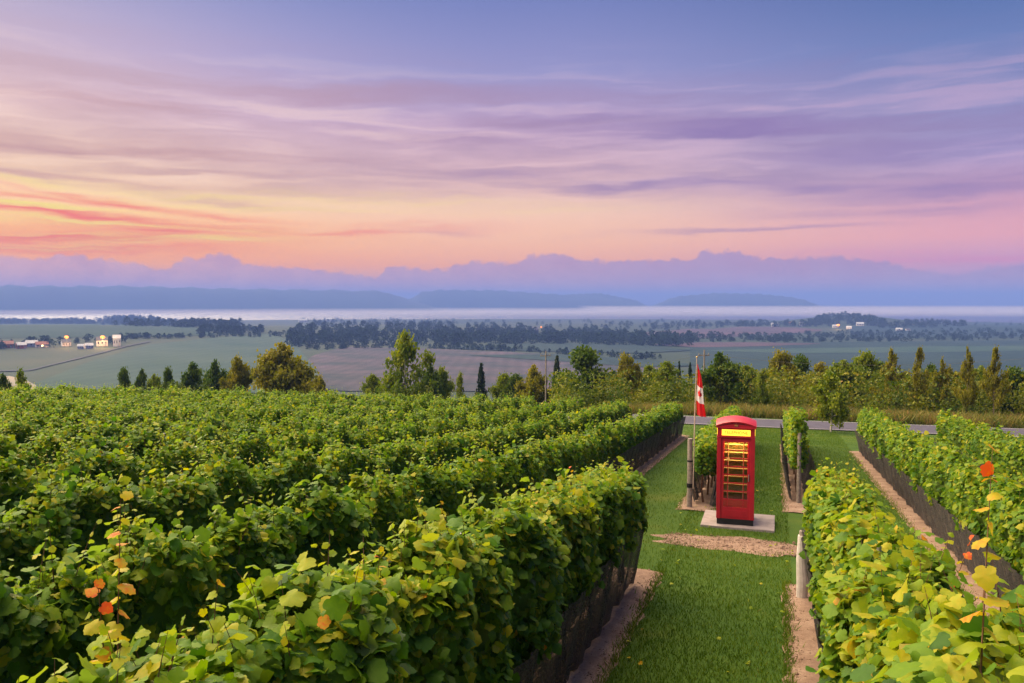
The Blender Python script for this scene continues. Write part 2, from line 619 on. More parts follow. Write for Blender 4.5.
# --- sea
m, t, b = mat('sea_water')
b.inputs['Base Color'].default_value = (.02, .03, .05, 1)
b.inputs['Roughness'].default_value = .22
b.inputs['IOR'].default_value = 1.6
b.inputs['Specular IOR Level'].default_value = 1.0
co = t.new('ShaderNodeTexCoord').outputs['Object']
bn = t.new('ShaderNodeBump')
bn.inputs['Strength'].default_value = 1.0
bn.inputs['Distance'].default_value = 6.0
t.l.new(t.noise(t.vscale(co, (1, 2.2, 1)), .02, 4, .6), bn.inputs['Height'])
t.l.new(bn.outputs[0], b.inputs['Normal'])
SEA = m
aa = np.linspace(-1.2, 1.2, 49)
rr = np.array([2600., 5000, 9000, 14500])
A, Rr = np.meshgrid(aa, rr)
V = np.stack([Rr * np.sin(A), Rr * np.cos(A), np.full_like(A, -80.0)], -1).reshape(-1, 3)
n = len(aa)
fs_ = np.array([[i * n + j, i * n + j + 1, (i + 1) * n + j + 1, (i + 1) * n + j] for i in range(3) for j in range(n - 1)])
tag(link('water', mesh_np('water', V, [fs_], SEA)), 'calm pink tinted bay below the far hills', 'water', kind='structure')

# --- hills across the bay: real ridges 8 to 10 km away
HILL = simple('far_forest', (.022, .036, .030, 1), .95, var=.3, scale=.004, coord='Object')


def ridge(pts, dist, depth, label):
    xs = np.linspace(pts[0][0], pts[-1][0], 110)
    ys = np.interp(xs, [p[0] for p in pts], [p[1] for p in pts])
    prof = [(0, 0), (.05, .22), (.14, .55), (.3, .88), (.5, 1.0), (.75, .9), (1.0, 0)]
    verts = []
    for (f, h) in prof:
        for i, (x, y) in enumerate(zip(xs, ys)):
            d = ray(x, 300)
            d = d[:2] / np.hypot(d[0], d[1])
            r = dist + depth * f
            top = 0 - math.tan(math.atan((y - 300) / 830)) * (dist + depth * .5)
            w = .5 + .5 * min(1, min(i, len(xs) - 1 - i) / 12)
            z = -82 + (top + 82) * h * (1 + .03 * math.sin(i * .9 + f * 7) + .02 * math.sin(i * 2.3)) * w
            verts.append((d[0] * r, d[1] * r, z))
    n = len(xs)
    f = np.array([[i * n + j, i * n + j + 1, (i + 1) * n + j + 1, (i + 1) * n + j] for i in range(len(prof) - 1) for j in range(n - 1)])
    o = link('hills', mesh_np('hills', verts, [f], HILL, smooth=True))
    return tag(o, label, 'hills', kind='structure')


ridge([(-120, 287), (60, 287.5), (130, 287), (230, 289), (330, 290), (390, 291), (425, 300), (440, 307)], 5600, 1100, 'long flat ridge across the bay on the left')
ridge([(395, 300), (420, 292), (440, 289.5), (500, 290), (540, 293), (590, 296), (650, 303)], 6160, 900, 'second ridge across the bay behind the first')
ridge([(540, 300), (570, 294), (600, 293), (630, 299), (650, 304)], 6580, 560, 'low spur of hill across the bay near the middle')
ridge([(650, 303), (680, 296), (715, 293), (760, 294), (790, 297), (825, 304)], 6580, 630, 'low separate hill across the bay on the right')

# ------------------------------------------------------------------ fields in the valley


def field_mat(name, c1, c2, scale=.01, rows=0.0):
    c1, c2 = [c1[0] * .42, c1[1] * .60, c1[2] * .80], [c2[0] * .55, c2[1] * .64, c2[2] * .85]  # shifts every field darker and bluer, haze put into its colour
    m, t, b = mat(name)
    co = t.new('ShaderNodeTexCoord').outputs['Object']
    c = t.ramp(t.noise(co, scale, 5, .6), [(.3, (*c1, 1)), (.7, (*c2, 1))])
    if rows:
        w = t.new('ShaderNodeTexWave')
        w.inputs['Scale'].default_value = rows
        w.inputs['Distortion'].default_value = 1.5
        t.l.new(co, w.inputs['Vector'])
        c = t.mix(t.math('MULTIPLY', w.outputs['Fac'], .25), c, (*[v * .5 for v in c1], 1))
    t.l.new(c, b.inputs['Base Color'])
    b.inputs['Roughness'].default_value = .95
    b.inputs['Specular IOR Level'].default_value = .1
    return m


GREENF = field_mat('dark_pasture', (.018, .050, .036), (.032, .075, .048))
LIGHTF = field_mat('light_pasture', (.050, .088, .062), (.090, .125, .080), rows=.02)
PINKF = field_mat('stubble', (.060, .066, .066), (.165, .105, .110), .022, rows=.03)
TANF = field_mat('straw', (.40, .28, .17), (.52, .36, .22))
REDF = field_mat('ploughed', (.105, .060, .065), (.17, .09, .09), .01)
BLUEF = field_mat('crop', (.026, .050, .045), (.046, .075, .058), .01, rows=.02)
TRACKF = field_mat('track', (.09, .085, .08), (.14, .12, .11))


def field(label, prof, mt, off):
    xs = np.linspace(prof[0][0], prof[-1][0], 44)
    P = np.array(prof, float)
    yt = np.interp(xs, P[:, 0], P[:, 1])
    yb = np.interp(xs, P[:, 0], P[:, 2])
    m_ = 12
    verts = []
    for j in range(m_):
        for x, a_, b_ in zip(xs, yt, yb):
            q = on_ground(x, a_ + (b_ - a_) * j / (m_ - 1), 140)
            verts.append((q[0], q[1], q[2] + off))
    n = len(xs)
    f = np.array([[j * n + i, (j + 1) * n + i, (j + 1) * n + i + 1, j * n + i + 1] for j in range(m_ - 1) for i in range(n - 1)])
    tag(link('field', mesh_np('field', verts, [f], mt)), label, 'field', kind='structure')


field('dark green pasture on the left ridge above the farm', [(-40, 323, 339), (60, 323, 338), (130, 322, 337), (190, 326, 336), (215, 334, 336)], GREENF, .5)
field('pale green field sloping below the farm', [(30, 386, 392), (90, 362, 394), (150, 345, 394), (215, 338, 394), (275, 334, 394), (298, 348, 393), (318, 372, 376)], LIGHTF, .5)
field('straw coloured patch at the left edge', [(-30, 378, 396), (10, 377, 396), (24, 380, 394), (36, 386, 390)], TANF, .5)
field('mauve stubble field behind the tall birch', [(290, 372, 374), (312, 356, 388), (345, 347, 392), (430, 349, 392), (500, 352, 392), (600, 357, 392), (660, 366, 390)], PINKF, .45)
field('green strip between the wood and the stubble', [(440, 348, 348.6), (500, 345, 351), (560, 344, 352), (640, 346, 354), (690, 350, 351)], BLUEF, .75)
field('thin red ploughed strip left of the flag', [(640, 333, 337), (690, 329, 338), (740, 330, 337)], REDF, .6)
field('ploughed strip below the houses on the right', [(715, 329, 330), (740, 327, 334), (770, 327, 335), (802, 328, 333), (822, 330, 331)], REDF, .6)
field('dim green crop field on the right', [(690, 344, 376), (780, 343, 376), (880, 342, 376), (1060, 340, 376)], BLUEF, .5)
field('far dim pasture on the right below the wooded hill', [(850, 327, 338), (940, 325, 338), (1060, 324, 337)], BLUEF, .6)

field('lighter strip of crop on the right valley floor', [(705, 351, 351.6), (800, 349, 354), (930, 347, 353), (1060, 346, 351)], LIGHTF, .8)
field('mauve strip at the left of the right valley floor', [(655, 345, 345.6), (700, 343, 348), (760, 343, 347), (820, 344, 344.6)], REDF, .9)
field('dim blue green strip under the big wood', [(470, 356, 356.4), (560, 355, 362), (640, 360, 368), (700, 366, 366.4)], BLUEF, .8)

# farm track across the pale field
tr = [(-10, 372), (30, 371), (62, 363), (95, 355), (125, 347), (150, 342)]
verts = []
for i in range(40):
    x = np.interp(i / 39, np.linspace(0, 1, len(tr)), [p[0] for p in tr])
    y = np.interp(i / 39, np.linspace(0, 1, len(tr)), [p[1] for p in tr])
    for dy in (-.5, .5):
        q = on_ground(x, y + dy, 140)
        verts.append((q[0], q[1], q[2] + .7))
f = np.array([[2 * i, 2 * i + 1, 2 * i + 3, 2 * i + 2] for i in range(39)])
tag(link('farm_track', mesh_np('farm_track', verts, [f], TRACKF)), 'dirt track climbing from the straw patch to the farm', 'track', kind='structure')

# ------------------------------------------------------------------ road
ASPH = simple('asphalt', (.056, .050, .086, 1), .85, var=.2, scale=2.5, bump=.2)
EDGE = simple('white_line', (.45, .43, .45, 1), .8, var=.2, scale=4)
rp = [np.array(RD * s + PD * u) for s, u in ((47.6, -60), (48.2, -30), (48.6, -7), (48.9, -.3), (49.6, 6), (50.4, 12.7), (52.5, 28), (56, 60))]


def road_strip(name, label, off0, off1, lift, mt):
    verts = []
    pts = []
    for a, b_ in zip(rp, rp[1:]):
        for k in range(14):
            pts.append(a + (b_ - a) * k / 14)
    for i, p in enumerate(pts):
        tdir = pts[min(i + 1, len(pts) - 1)] - pts[max(i - 1, 0)]
        tdir = tdir / np.linalg.norm(tdir)
        nrm = np.array([-tdir[1], tdir[0]])
        for o in (off0, off1):
            q = p + nrm * o
            verts.append((q[0], q[1], float(hmesh(q[0], q[1])) + lift))
    f = np.array([[2 * i, 2 * i + 2, 2 * i + 3, 2 * i + 1] for i in range(len(pts) - 1)])
    tag(link(name, mesh_np(name, verts, [f], mt)), label, name.replace('_', ' '), kind='structure')


road_strip('road', 'grey country road crossing below the vineyard', -3.3, 3.3, .05, ASPH)
road_strip('road_marking', 'worn white edge line on the near side of the road', -3.0, -2.88, .056, EDGE)
road_strip('road_marking', 'worn white edge line on the far side of the road', 2.88, 3.0, .056, EDGE)


# ------------------------------------------------------------------ vineyard geometry
def W(s, u, t=0.0):
    """row coordinates (along, across, up from the ground) -> world"""
    s, u, t = np.broadcast_arrays(np.asarray(s, float), np.asarray(u, float), np.asarray(t, float))
    x = RD[0] * s + PD[0] * u
    y = RD[1] * s + PD[1] * u
    return np.stack([x, y, plane_z(x, y) + t], -1)


# leaf outlines: x across, y from stalk to tip
_R = [(.13, -.11), (.27, -.10), (.40, .00), (.46, .13), (.42, .27), (.53, .36), (.55, .50), (.46, .62), (.36, .66), (.32, .80), (.18, .86)]
_OUT = [(0, .03)] + _R + [(0, 1.0)] + [(-x, y) for x, y in _R[::-1]]
LEAF_HI = np.array([(0, .40)] + _OUT)
_K = len(_OUT)
HI_F = np.array([[0, i, i % _K + 1] for i in range(1, _K + 1)])
LEAF_LO = np.array([(0, 0), (.44, .02), (.50, .55), (0, 1.0), (-.50, .55), (-.44, .02)])
LO_F = np.array([[0, 1, 2, 3], [0, 3, 4, 5]])


def leaves(pos, nrm, size, hue, hi, rng, tipdir=None):
    """pos (n,3) stalk ends, nrm (n,3) blade normals -> verts, faces, hue"""
    n = len(pos)
    L, Fc = (LEAF_HI, HI_F) if hi else (LEAF_LO, LO_F)
    nrm = nrm / np.linalg.norm(nrm, axis=1, keepdims=True)
    if tipdir is None:
        tipdir = np.tile([0, 0, -.7], (n, 1)) + rng.normal(0, .7, (n, 3))
    y = tipdir - nrm * np.sum(tipdir * nrm, 1, keepdims=True)
    y /= np.linalg.norm(y, axis=1, keepdims=True) + 1e-9
    x = np.cross(y, nrm)
    fold = rng.uniform(-.05, .50, n)[:, None]
    droop = rng.uniform(-.15, .60, n)[:, None]
    curl = rng.normal(0, .35, n)[:, None]
    lx, ly = L[:, 0][None, :], L[:, 1][None, :]
    lz = -fold * np.abs(lx) - droop * (ly - .1) ** 2 + curl * lx * (ly - .4)
    asp = rng.uniform(.88, 1.1, n)[:, None]
    if hi:
        lz = lz + rng.normal(0, .022, (n, L.shape[0]))
    v = pos[:, None, :] + size[:, None, None] * ((lx * asp)[..., None] * x[:, None] + np.broadcast_to(ly, (n, L.shape[0]))[..., None] * y[:, None] + lz[..., None] * nrm[:, None])
    k = L.shape[0]
    f = (np.arange(n) * k)[:, None, None] + Fc[None]
    return v.reshape(-1, 3), f.reshape(-1, Fc.shape[1]), np.repeat(hue, k)


class Wob:
    def __init__(self, rng, amp, wl):
        self.c = [(amp * rng.uniform(.4, 1), 2 * math.pi / (wl * rng.uniform(.5, 1.8)), rng.uniform(0, 6.3)) for _ in range(5)]

    def __call__(self, s):
        return sum(a * np.sin(k * s + p) for a, k, p in self.c)


def vine_row(label, u, s0, s1, top, base=.62, halfw=.40, dens=lambda s: 400, lsize=lambda s: .11, hi_until=-1, seed=1,
             autumn=.02, shoots=3.0, shoot_len=.35, net=True, end_post=True, wobble=.09, extra_shoots=(), group='vine rows of the vineyard', trunks=True, mean=.42):
    """one trellised row: canopy of leaves and shoots, hanging net, trunks, posts"""
    rng = np.random.default_rng(seed)
    org = W((s0 + s1) / 2, u)
    root = thing('vine_row', label, 'vine row', org, 0, group)
    ws, wt_, wu = Wob(rng, .07, 1.3), Wob(rng, wobble * .5, 1.0), Wob(rng, .05, 2.0)
    hwf = halfw if callable(halfw) else (lambda s: halfw)
    halfw0 = float(hwf((s0 + s1) / 2))
    topf = top if callable(top) else (lambda s: np.full_like(np.asarray(s, float), top))

    def prof(s):
        e = np.clip(np.minimum(s - s0, s1 - s) / .45, 0, 1)
        e = np.sqrt(np.clip(1 - (1 - e) ** 2, 0, 1)) * .5 + .5
        return (hwf(s) + ws(s) * halfw0 * 2.2) * e, topf(s) + wt_(s) - (1 - e) * .15, wu(s)
    Vs, F3, F4, Hs = [], [], [], []
    nv = 0

    def add(v, f, h):
        nonlocal nv
        (F3 if f.shape[1] == 3 else F4).append(f + nv)
        Vs.append(v)
        Hs.append(h)
        nv += len(v)
    # --- leaves of the canopy wall, step by step along the row
    step = 1.0
    nseg = max(1, int(round((s1 - s0) / step)))
    edges = np.linspace(s0, s1, nseg + 1)
    for a, b_ in zip(edges, edges[1:]):
        mid = (a + b_) / 2
        n = int(dens(mid) * (b_ - a))
        hi = mid < hi_until
        s = rng.uniform(a, b_, n)
        ph = rng.uniform(-.30 * math.pi, 1.30 * math.pi, n)
        w, tp, uo = prof(s)
        c, sn = np.cos(ph), np.sin(ph)
        hh = (tp - base) / 2
        zc_ = (tp + base) / 2
        lump = 1 + .10 * np.sin(s * 6.1 + ph * 2.0 + seed) * np.sin(s * 2.7 - ph * 3 + 1.7 * seed) + .08 * np.sin(s * 13 + ph * 5)
        depth = 1 - np.minimum(rng.exponential(.10, n), .5) + np.abs(rng.normal(0, .05, n))
        k = lump * depth
        uu = np.sign(c) * np.abs(c) ** .48 * w * k
        tt = zc_ + np.sign(sn) * np.abs(sn) ** .55 * hh * (1 + (k - 1) * .5) + np.where(sn > .3, np.minimum(rng.exponential(.05, n), .3), rng.normal(0, .05, n))
        p = W(s, u + uo + uu, tt)
        out = np.stack([PD[0] * c, PD[1] * c, sn * .8], -1)
        nm = out * .75 + np.array([0, 0, .45]) + rng.normal(0, .55, (n, 3))
        sz = lsize(mid) * np.clip(rng.lognormal(-.08, .34, n), .35, 1.6)
        hue = np.clip(rng.normal(mean, .19, n) + .10 * sn + .06 * np.sin(s * 1.9 + seed), .02, .84)
        au = rng.random(n) < autumn
        hue[au] = rng.uniform(.82, .96, au.sum())
        add(*leaves(p, nm, sz, hue, hi, rng))
    # --- leaves closing both ends
    for se, sg in ((s0, -1), (s1, 1)):
        n = int(dens(se) * .55)
        w, tp, uo = prof(np.full(n, se + .0))
        ph = rng.uniform(0, 2 * math.pi, n)
        q = np.sqrt(rng.random(n))
        uu = np.cos(ph) * q * (halfw0 * .9)
        tt = (tp + base) / 2 + np.sin(ph) * q * (tp - base) / 2 * .95
        p = W(se - sg * rng.uniform(-.04, .25, n), u + uo + uu, tt)
        nm = np.array([RD[0], RD[1], 0]) * sg * .8 + np.array([0, 0, .4]) + rng.normal(0, .4, (n, 3))
        add(*leaves(p, nm, lsize(se) * rng.uniform(.65, 1.2, n), np.clip(rng.normal(mean, .15, n), .02, .8), se < hi_until, rng))
    # --- closed green core added inside the canopy to stop daylight passing through
    ns = max(2, int((s1 - s0) / .22))
    ss = np.linspace(s0 + .12, s1 - .12, ns)
    w, tp, uo = prof(ss)
    K = 10
    ring = np.linspace(0, 2 * math.pi, K, endpoint=False)
    c, sn = np.cos(ring), np.sin(ring)
    k = .68 + .10 * np.sin(ss[:, None] * 6.1 + ring[None] * 2 + seed) + rng.normal(0, .035, (ns, K))
    uu = np.sign(c) * np.abs(c) ** .62 * w[:, None] * k
    tt = ((tp + base) / 2)[:, None] + np.sign(sn) * np.abs(sn) ** .62 * ((tp - base) / 2)[:, None] * (k * .55 + .38)
    v = W(np.repeat(ss[:, None], K, 1), u + uo[:, None] + uu, tt).reshape(-1, 3)
    ii = np.arange((ns - 1) * K).reshape(ns - 1, K)
    f = np.stack([ii, np.roll(ii, -1, 1), np.roll(ii, -1, 1) + K, ii + K], -1).reshape(-1, 4)
    caps = np.array([[i for i in (0, 1, 2, 3)]])
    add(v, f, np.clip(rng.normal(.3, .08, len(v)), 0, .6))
    # --- shoots standing up from the top
    SV, SF = [], []
    sn_ = 0
    ns_ = int((s1 - s0) * shoots)
    specs = [(rng.uniform(s0 + .05, s1 - .05), np.clip(rng.normal(0, halfw0 * .5), -halfw0 * .7, halfw0 * .7), rng.uniform(.35, 1.25) * shoot_len, 0, np.clip(rng.normal(0, .2), -.35, .35), np.clip(rng.normal(0, .2), -.3, .3), 0) for _ in range(ns_)]
    specs += [tuple(e) for e in extra_shoots]
    for (s, du, ln, tone, ls, lu, big) in specs:
        w, tp, uo = prof(np.array([s]))
        near = s < max(hi_until, 18)
        fine_ = s < hi_until
        b0 = np.array([s, u + uo[0] + du, tp[0] - .18 - .12 * abs(du)])
        m_ = max(3, int((ln + .18) / (.055 if near else .075)))
        tt = np.linspace(0, 1, m_ + 1)
        ctr = np.stack([b0[0] + ls * (ln + .18) * tt ** 1.5, b0[1] + lu * (ln + .18) * tt ** 1.5, b0[2] + (ln + .18) * tt], -1)
        pts = W(ctr[:, 0], ctr[:, 1], ctr[:, 2])
        if near:
            for i in range(m_):
                ra, rb = .0045 * (1.25 - tt[i]), .0045 * (1.25 - tt[i + 1])
                tri = np.array([[1, 0, 0], [-.5, .87, 0], [-.5, -.87, 0]])
                SV.append(np.concatenate([pts[i] + tri * ra, pts[i + 1] + tri * rb]))
                SF.append(np.array([[0, 1, 4, 3], [1, 2, 5, 4], [2, 0, 3, 5]]) + sn_)
                sn_ += 6
        n = m_
        t_ = tt[1:]
        side = rng.uniform(0, 2 * math.pi) + np.arange(n) * 2.7
        out = np.stack([np.cos(side), np.sin(side), np.zeros(n)], -1)
        sz = lsize(s) * (1.05 - .62 * t_) * rng.uniform(.8, 1.2, n) * (1.25 if big else 1)
        p = pts[1:] + out * sz[:, None] * .12
        nm = out * .35 + np.array([0, 0, .8]) + rng.normal(0, .35, (n, 3))
        if tone == 0:
            hue = np.clip(rng.normal(.52, .1, n) + .22 * t_, .2, .85)
        elif tone == 1:
            hue = np.clip(.78 + .2 * t_ + rng.normal(0, .05, n), .62, 1.0)
        else:
            hue = np.clip(rng.normal(.66, .07, n) + .18 * t_ ** 3, .3, .96)
        add(*leaves(p, nm, sz, hue, fine_, rng, tipdir=out + np.array([0, 0, -.35]) + rng.normal(0, .25, (n, 3))))
    faces = [np.concatenate(x) for x in (F3, F4) if x]
    nleaf = sum(len(x) for x in faces)
    ncane = 0
    if SV:
        cv, cf = np.concatenate(SV), np.concatenate(SF)
        faces.append(cf + nv)
        Vs.append(cv)
        Hs.append(np.zeros(len(cv)))
        ncane = len(cf)
    me = mesh_np('foliage', np.concatenate(Vs) - org, faces, [VINE, STEM], {'hue': np.concatenate(Hs)},
                 mat_idx=np.concatenate([np.zeros(nleaf), np.ones(ncane)]), smooth=True)
    fo = link('foliage', me, root)
    # --- net hung over the fruit zone on both sides
    if net:
        ns = max(8, int((s1 - s0) / .14))
        ss = np.linspace(s0 + .05, s1 - .05, ns)
        nz_ = 6
        vs, fc = [], []
        for sd in (-1, 1):
            r1, r2, r3 = rng.uniform(0, 6, 3)
            fold = .02 * np.sin(ss * 17 + r1) + .022 * np.sin(ss * 7.3 + r2) + rng.normal(0, .008, ns)
            base_i = len(vs) * ns
            for j in range(nz_):
                h = j / (nz_ - 1)
                uu = sd * (.19 + .20 * h + fold * (1.1 - .3 * h) + rng.normal(0, .004, ns))
                tt = .06 + (base + .14 - .06) * h + (.03 * np.sin(ss * 5 + r3) if j == 0 else 0)
                vs.append(W(ss, u + uu, tt))
                if j:
                    a = base_i + (j - 1) * ns + np.arange(ns - 1)
                    fc.append(np.stack([a, a + 1, a + 1 + ns, a + ns], -1))
        link('net', mesh_np('net', np.concatenate(vs) - org, [np.concatenate(fc)], NET, smooth=True), root)
    # --- trunks and posts
    if trunks:
        s = s0 + .5
        while s < s1 - .2:
            j = rng.normal(0, .04, 4)
            MB().tube([Vector(W(s, u, -.03) - org), Vector(W(s + j[0], u + j[1], .35) - org), Vector(W(s + j[2], u + j[3], base + .2) - org)], [.03, .024, .018], 5).build('trunk', STEM, root)
            s += 1.25
    if end_post:
        for se in (s0 + .02, s1 - .02):
            tp = min(float(topf(np.array([se]))[0]), 1.75)
            MB().tube([Vector(W(se, u, -.05) - org), Vector(W(se, u, tp + .08) - org)], [.055, .05], 10).build('end_post', WOOD, root)
        s = s0 + 6
        while s < s1 - 3:
            tp = float(topf(np.array([s]))[0])
            MB().tube([Vector(W(s, u, 0) - org), Vector(W(s, u, tp + .12) - org)], .022, 6).build('line_post', STEEL, root)
            s += 6
    return root


def soil_strip(label, u, s0, s1, hw, seed, lift=.004):
    rng = np.random.default_rng(seed)
    n = max(10, int((s1 - s0) / .12))
    ss = np.linspace(s0, s1, n)
    e = []
    for sd in (-1, 1):
        w = Wob(rng, .010, .9)
        w2 = Wob(rng, .005, .3)
        e.append(sd * hw + w(ss) + w2(ss) + rng.normal(0, .012, n))
    cols = [e[0], e[0] * .4, e[1] * .4, e[1]]
    hts = [lift, lift + .025, lift + .025, lift]
    V = np.concatenate([W(ss, u + c, h + (rng.normal(0, .006, n) if h > lift else 0)) for c, h in zip(cols, hts)])
    f = np.concatenate([np.stack([np.arange(n - 1) + j * n, np.arange(n - 1) + j * n + 1, np.arange(n - 1) + (j + 1) * n + 1, np.arange(n - 1) + (j + 1) * n], -1) for j in range(3)])
    tag(link('soil', mesh_np('soil', V, [f[:, ::-1]], SOIL, smooth=True)), label, 'soil strip', kind='structure')


def lerp(xs, ys):
    return lambda s: np.interp(s, xs, ys)


ORD = ['first', 'second', 'third', 'fourth', 'fifth', 'sixth', 'seventh', 'eighth', 'ninth', 'tenth', 'eleventh', 'twelfth', 'thirteenth', 'fourteenth']
# near row left of the lane
L1 = vine_row('big leafy vine row left of the grass lane, ending at the dirt patch', -2.33, -.3, 12.6, lerp([0, 4, 8, 13.1], [2.28, 2.22, 2.00, 1.72]), base=.98, halfw=.34,
              dens=lerp([0, 5, 13], [3400, 2900, 2100]), lsize=lerp([0, 4, 13], [.088, .080, .070]), hi_until=40, seed=11, autumn=.012, shoots=15, shoot_len=.30, mean=.49,
              extra_shoots=[(2.75, -.38, .80, 1, .05, .0, 1), (2.55, -.30, .52, 1, -.1, .05, 1), (2.9, .0, .42, 2, 0, .1, 1), (2.3, .05, .35, 2, 0, .2, 1), (4.2, .1, .33, 1, .1, 0, 0),
                            (6.0, -.2, .4, 2, .1, 0, 0), (5.0, -.1, .42, 2, .1, .1, 0), (9.6, -.1, .4, 1, .1, 0, 0), (10.4, 0, .38, 2, 0, .1, 0), (11.5, .1, .3, 2, 0, .1, 0)])
# near row right of the lane, passing just below the camera
R0 = vine_row('bright yellow green vine row right of the grass lane, beside the white wrapped post', .80, .9, 12.8, lerp([0, 3, 5, 8, 12.9], [2.52, 2.48, 2.24, 2.02, 1.88]), base=.98, halfw=lerp([0, 3.6, 5.5, 13], [.40, .40, .29, .28]),
              dens=lerp([0, 5, 13], [3300, 2900, 2100]), lsize=lerp([0, 4, 13], [.092, .082, .070]), hi_until=40, seed=12, autumn=.02, shoots=13, shoot_len=.30, mean=.53,
              extra_shoots=[(3.3, -.08, .92, 1, .15, .05, 1), (3.6, .3, .35, 2, 0, .2, 1), (2.9, .55, .4, 2, .1, .35, 1), (3.2, .6, .3, 2, 0, .4, 1), (4.4, .45, .5, 1, .1, .2, 0), (5.5, .35, .45, 1, 0, .2, 0),
                            (4.8, .45, .3, 2, .1, .4, 0), (3.9, .6, .35, 1, 0, .3, 0), (2.6, .4, .3, 2, 0, .4, 1), (6.6, .3, .4, 2, .1, .2, 0), (2.4, .7, .2, 2, 0, .3, 1), (3.0, .75, .25, 1, .1, .35, 1)])
# rows beyond the dirt patch
LF = vine_row('short vine row running away behind the flag post', -1.72, 20.1, 36.5, lerp([20, 24, 37], [1.50, 1.58, 1.45]), base=.80, halfw=.24, dens=lambda s: 850, lsize=lambda s: .075, seed=13, shoots=6, shoot_len=.25, end_post=False)
RF = vine_row('thin vine row seen end-on to the right of the red phone box', .58, 21.6, 36.5, lerp([21.6, 22.3, 23, 37], [2.35, 2.2, 1.5, 1.45]), base=.85, halfw=.16, dens=lambda s: 700, lsize=lambda s: .072, seed=14, shoots=6, shoot_len=.25, mean=.55)
# left field, one row behind the other
L_END = [38.2, 38.0, 38.5, 39.0, 38.6, 38.0, 37.4, 36.8, 36.0, 35.0, 34.0, 33.0, 32.0]
for i in range(13):
    u = -4.45 - 2.45 * i
    start = abs(u) / 1.23 - 2.5
    vine_row('%s vine row left of the lane, counting the near one beside the lane as first' % ORD[i + 1], u, start, L_END[i],
             lerp([0, 6, 14, 25, 40], [2.15, 2.02, 1.75, 1.45, 1.36]), base=.84, halfw=.25, dens=lerp([0, 8, 15, 25, 40], [2100, 1800, 1250, 950, 760]),
             lsize=lerp([0, 8, 20, 40], [.076, .070, .070, .078]), hi_until=7, seed=30 + i, autumn=.004, shoots=13.0, shoot_len=.36, net=i < 3, trunks=i < 2, wobble=.18, mean=.44)
R_END = [35.2, 33.0, 30.0, 29.0]
for i in range(4):
    u = 3.45 + 2.5 * i
    vine_row('%s vine row on the right side, counting from the lane past the bright row' % ORD[i], u, (3.0 if i == 0 else u * 1.9 - 3), R_END[i],
             lerp([0, 12, 25, R_END[i] - 1.5, R_END[i]], [1.9, 1.75, 1.6, 1.6, 1.9 if i else 1.6]), base=.80 if i == 0 else .8, halfw=.30, dens=lerp([0, 10, 25, 40], [1700, 1300, 900, 760]), lsize=lerp([0, 8, 40], [.078, .074, .08]),
             hi_until=12, seed=60 + i, autumn=.004, shoots=7, shoot_len=.27, net=i < 2, trunks=i < 2, wobble=.15, mean=.48)

soil_strip('soil under the near row left of the lane', -2.27, -1, 13.5, .52, 1)
soil_strip('soil under the bright row right of the lane', .66, -1, 13.6, .52, 2)
soil_strip('soil under the short row behind the flag post', -1.82, 19.4, 37, .46, 3)
soil_strip('soil under the thin row right of the phone box', .60, 20.2, 37, .42, 4)
soil_strip('soil under the second left row', -4.45, 2, 38.8, .55, 5)
soil_strip('soil under the first right row', 3.42, 3, 35.6, .56, 6)
soil_strip('soil under the second right row', 5.95, 6, 33.4, .5, 7)

# worn dirt where people stand in front of the phone box
rng = np.random.default_rng(3)
for (label, s_, u_, a_, b_) in (('worn bare dirt in front of the phone box', 16.2, -.72, 1.6, .68), ('bare dirt patch beyond the lane to the right', 15.6, 2.2, .6, .3)):
    n = 90
    th = np.linspace(0, 2 * math.pi, n, endpoint=False)
    r = 1 + .10 * np.sin(th * 5 + 1) + .08 * np.sin(th * 9) + .02 * np.sin(th * 17 + 2) + rng.normal(0, .012, n)
    V = np.concatenate([W(s_ + np.sin(th) * b_ * r * q, u_ + np.sign(np.cos(th)) * np.abs(np.cos(th)) ** 1.0 * a_ * r * q, lf) for q, lf in ((1, .004), (.7, .016), (.3, .014))] + [W(s_, u_, .012)[None]])
    f4, f3 = [], []
    for k in range(2):
        a = np.arange(n) + k * n
        bb = np.roll(np.arange(n), -1) + k * n
        f4.append(np.stack([a, bb, bb + n, a + n], -1))
    a = np.arange(n) + 2 * n
    f3.append(np.stack([a, np.roll(a, -1), np.full(n, 3 * n)], -1))
    tag(link('dirt_patch', mesh_np('dirt_patch', V, [f3[0][:, ::-1], np.concatenate(f4)[:, ::-1]], SOIL, smooth=True)), label, 'dirt patch', kind='structure')


# ------------------------------------------------------------------ grass blades
GRASS = leaf_mat('grass_blade', [(0, (.042, .096, .008)), (.5, (.098, .172, .011)), (.85, (.190, .225, .022)), (1, (.26, .21, .05))], trans=.25, rough=.6, spec=.2)
TALL = leaf_mat('tall_grass_blade', [(0, (.07, .10, .02)), (.4, (.14, .15, .03)), (.7, (.26, .19, .06)), (1, (.32, .17, .09))], trans=.3, rough=.7, spec=.15)


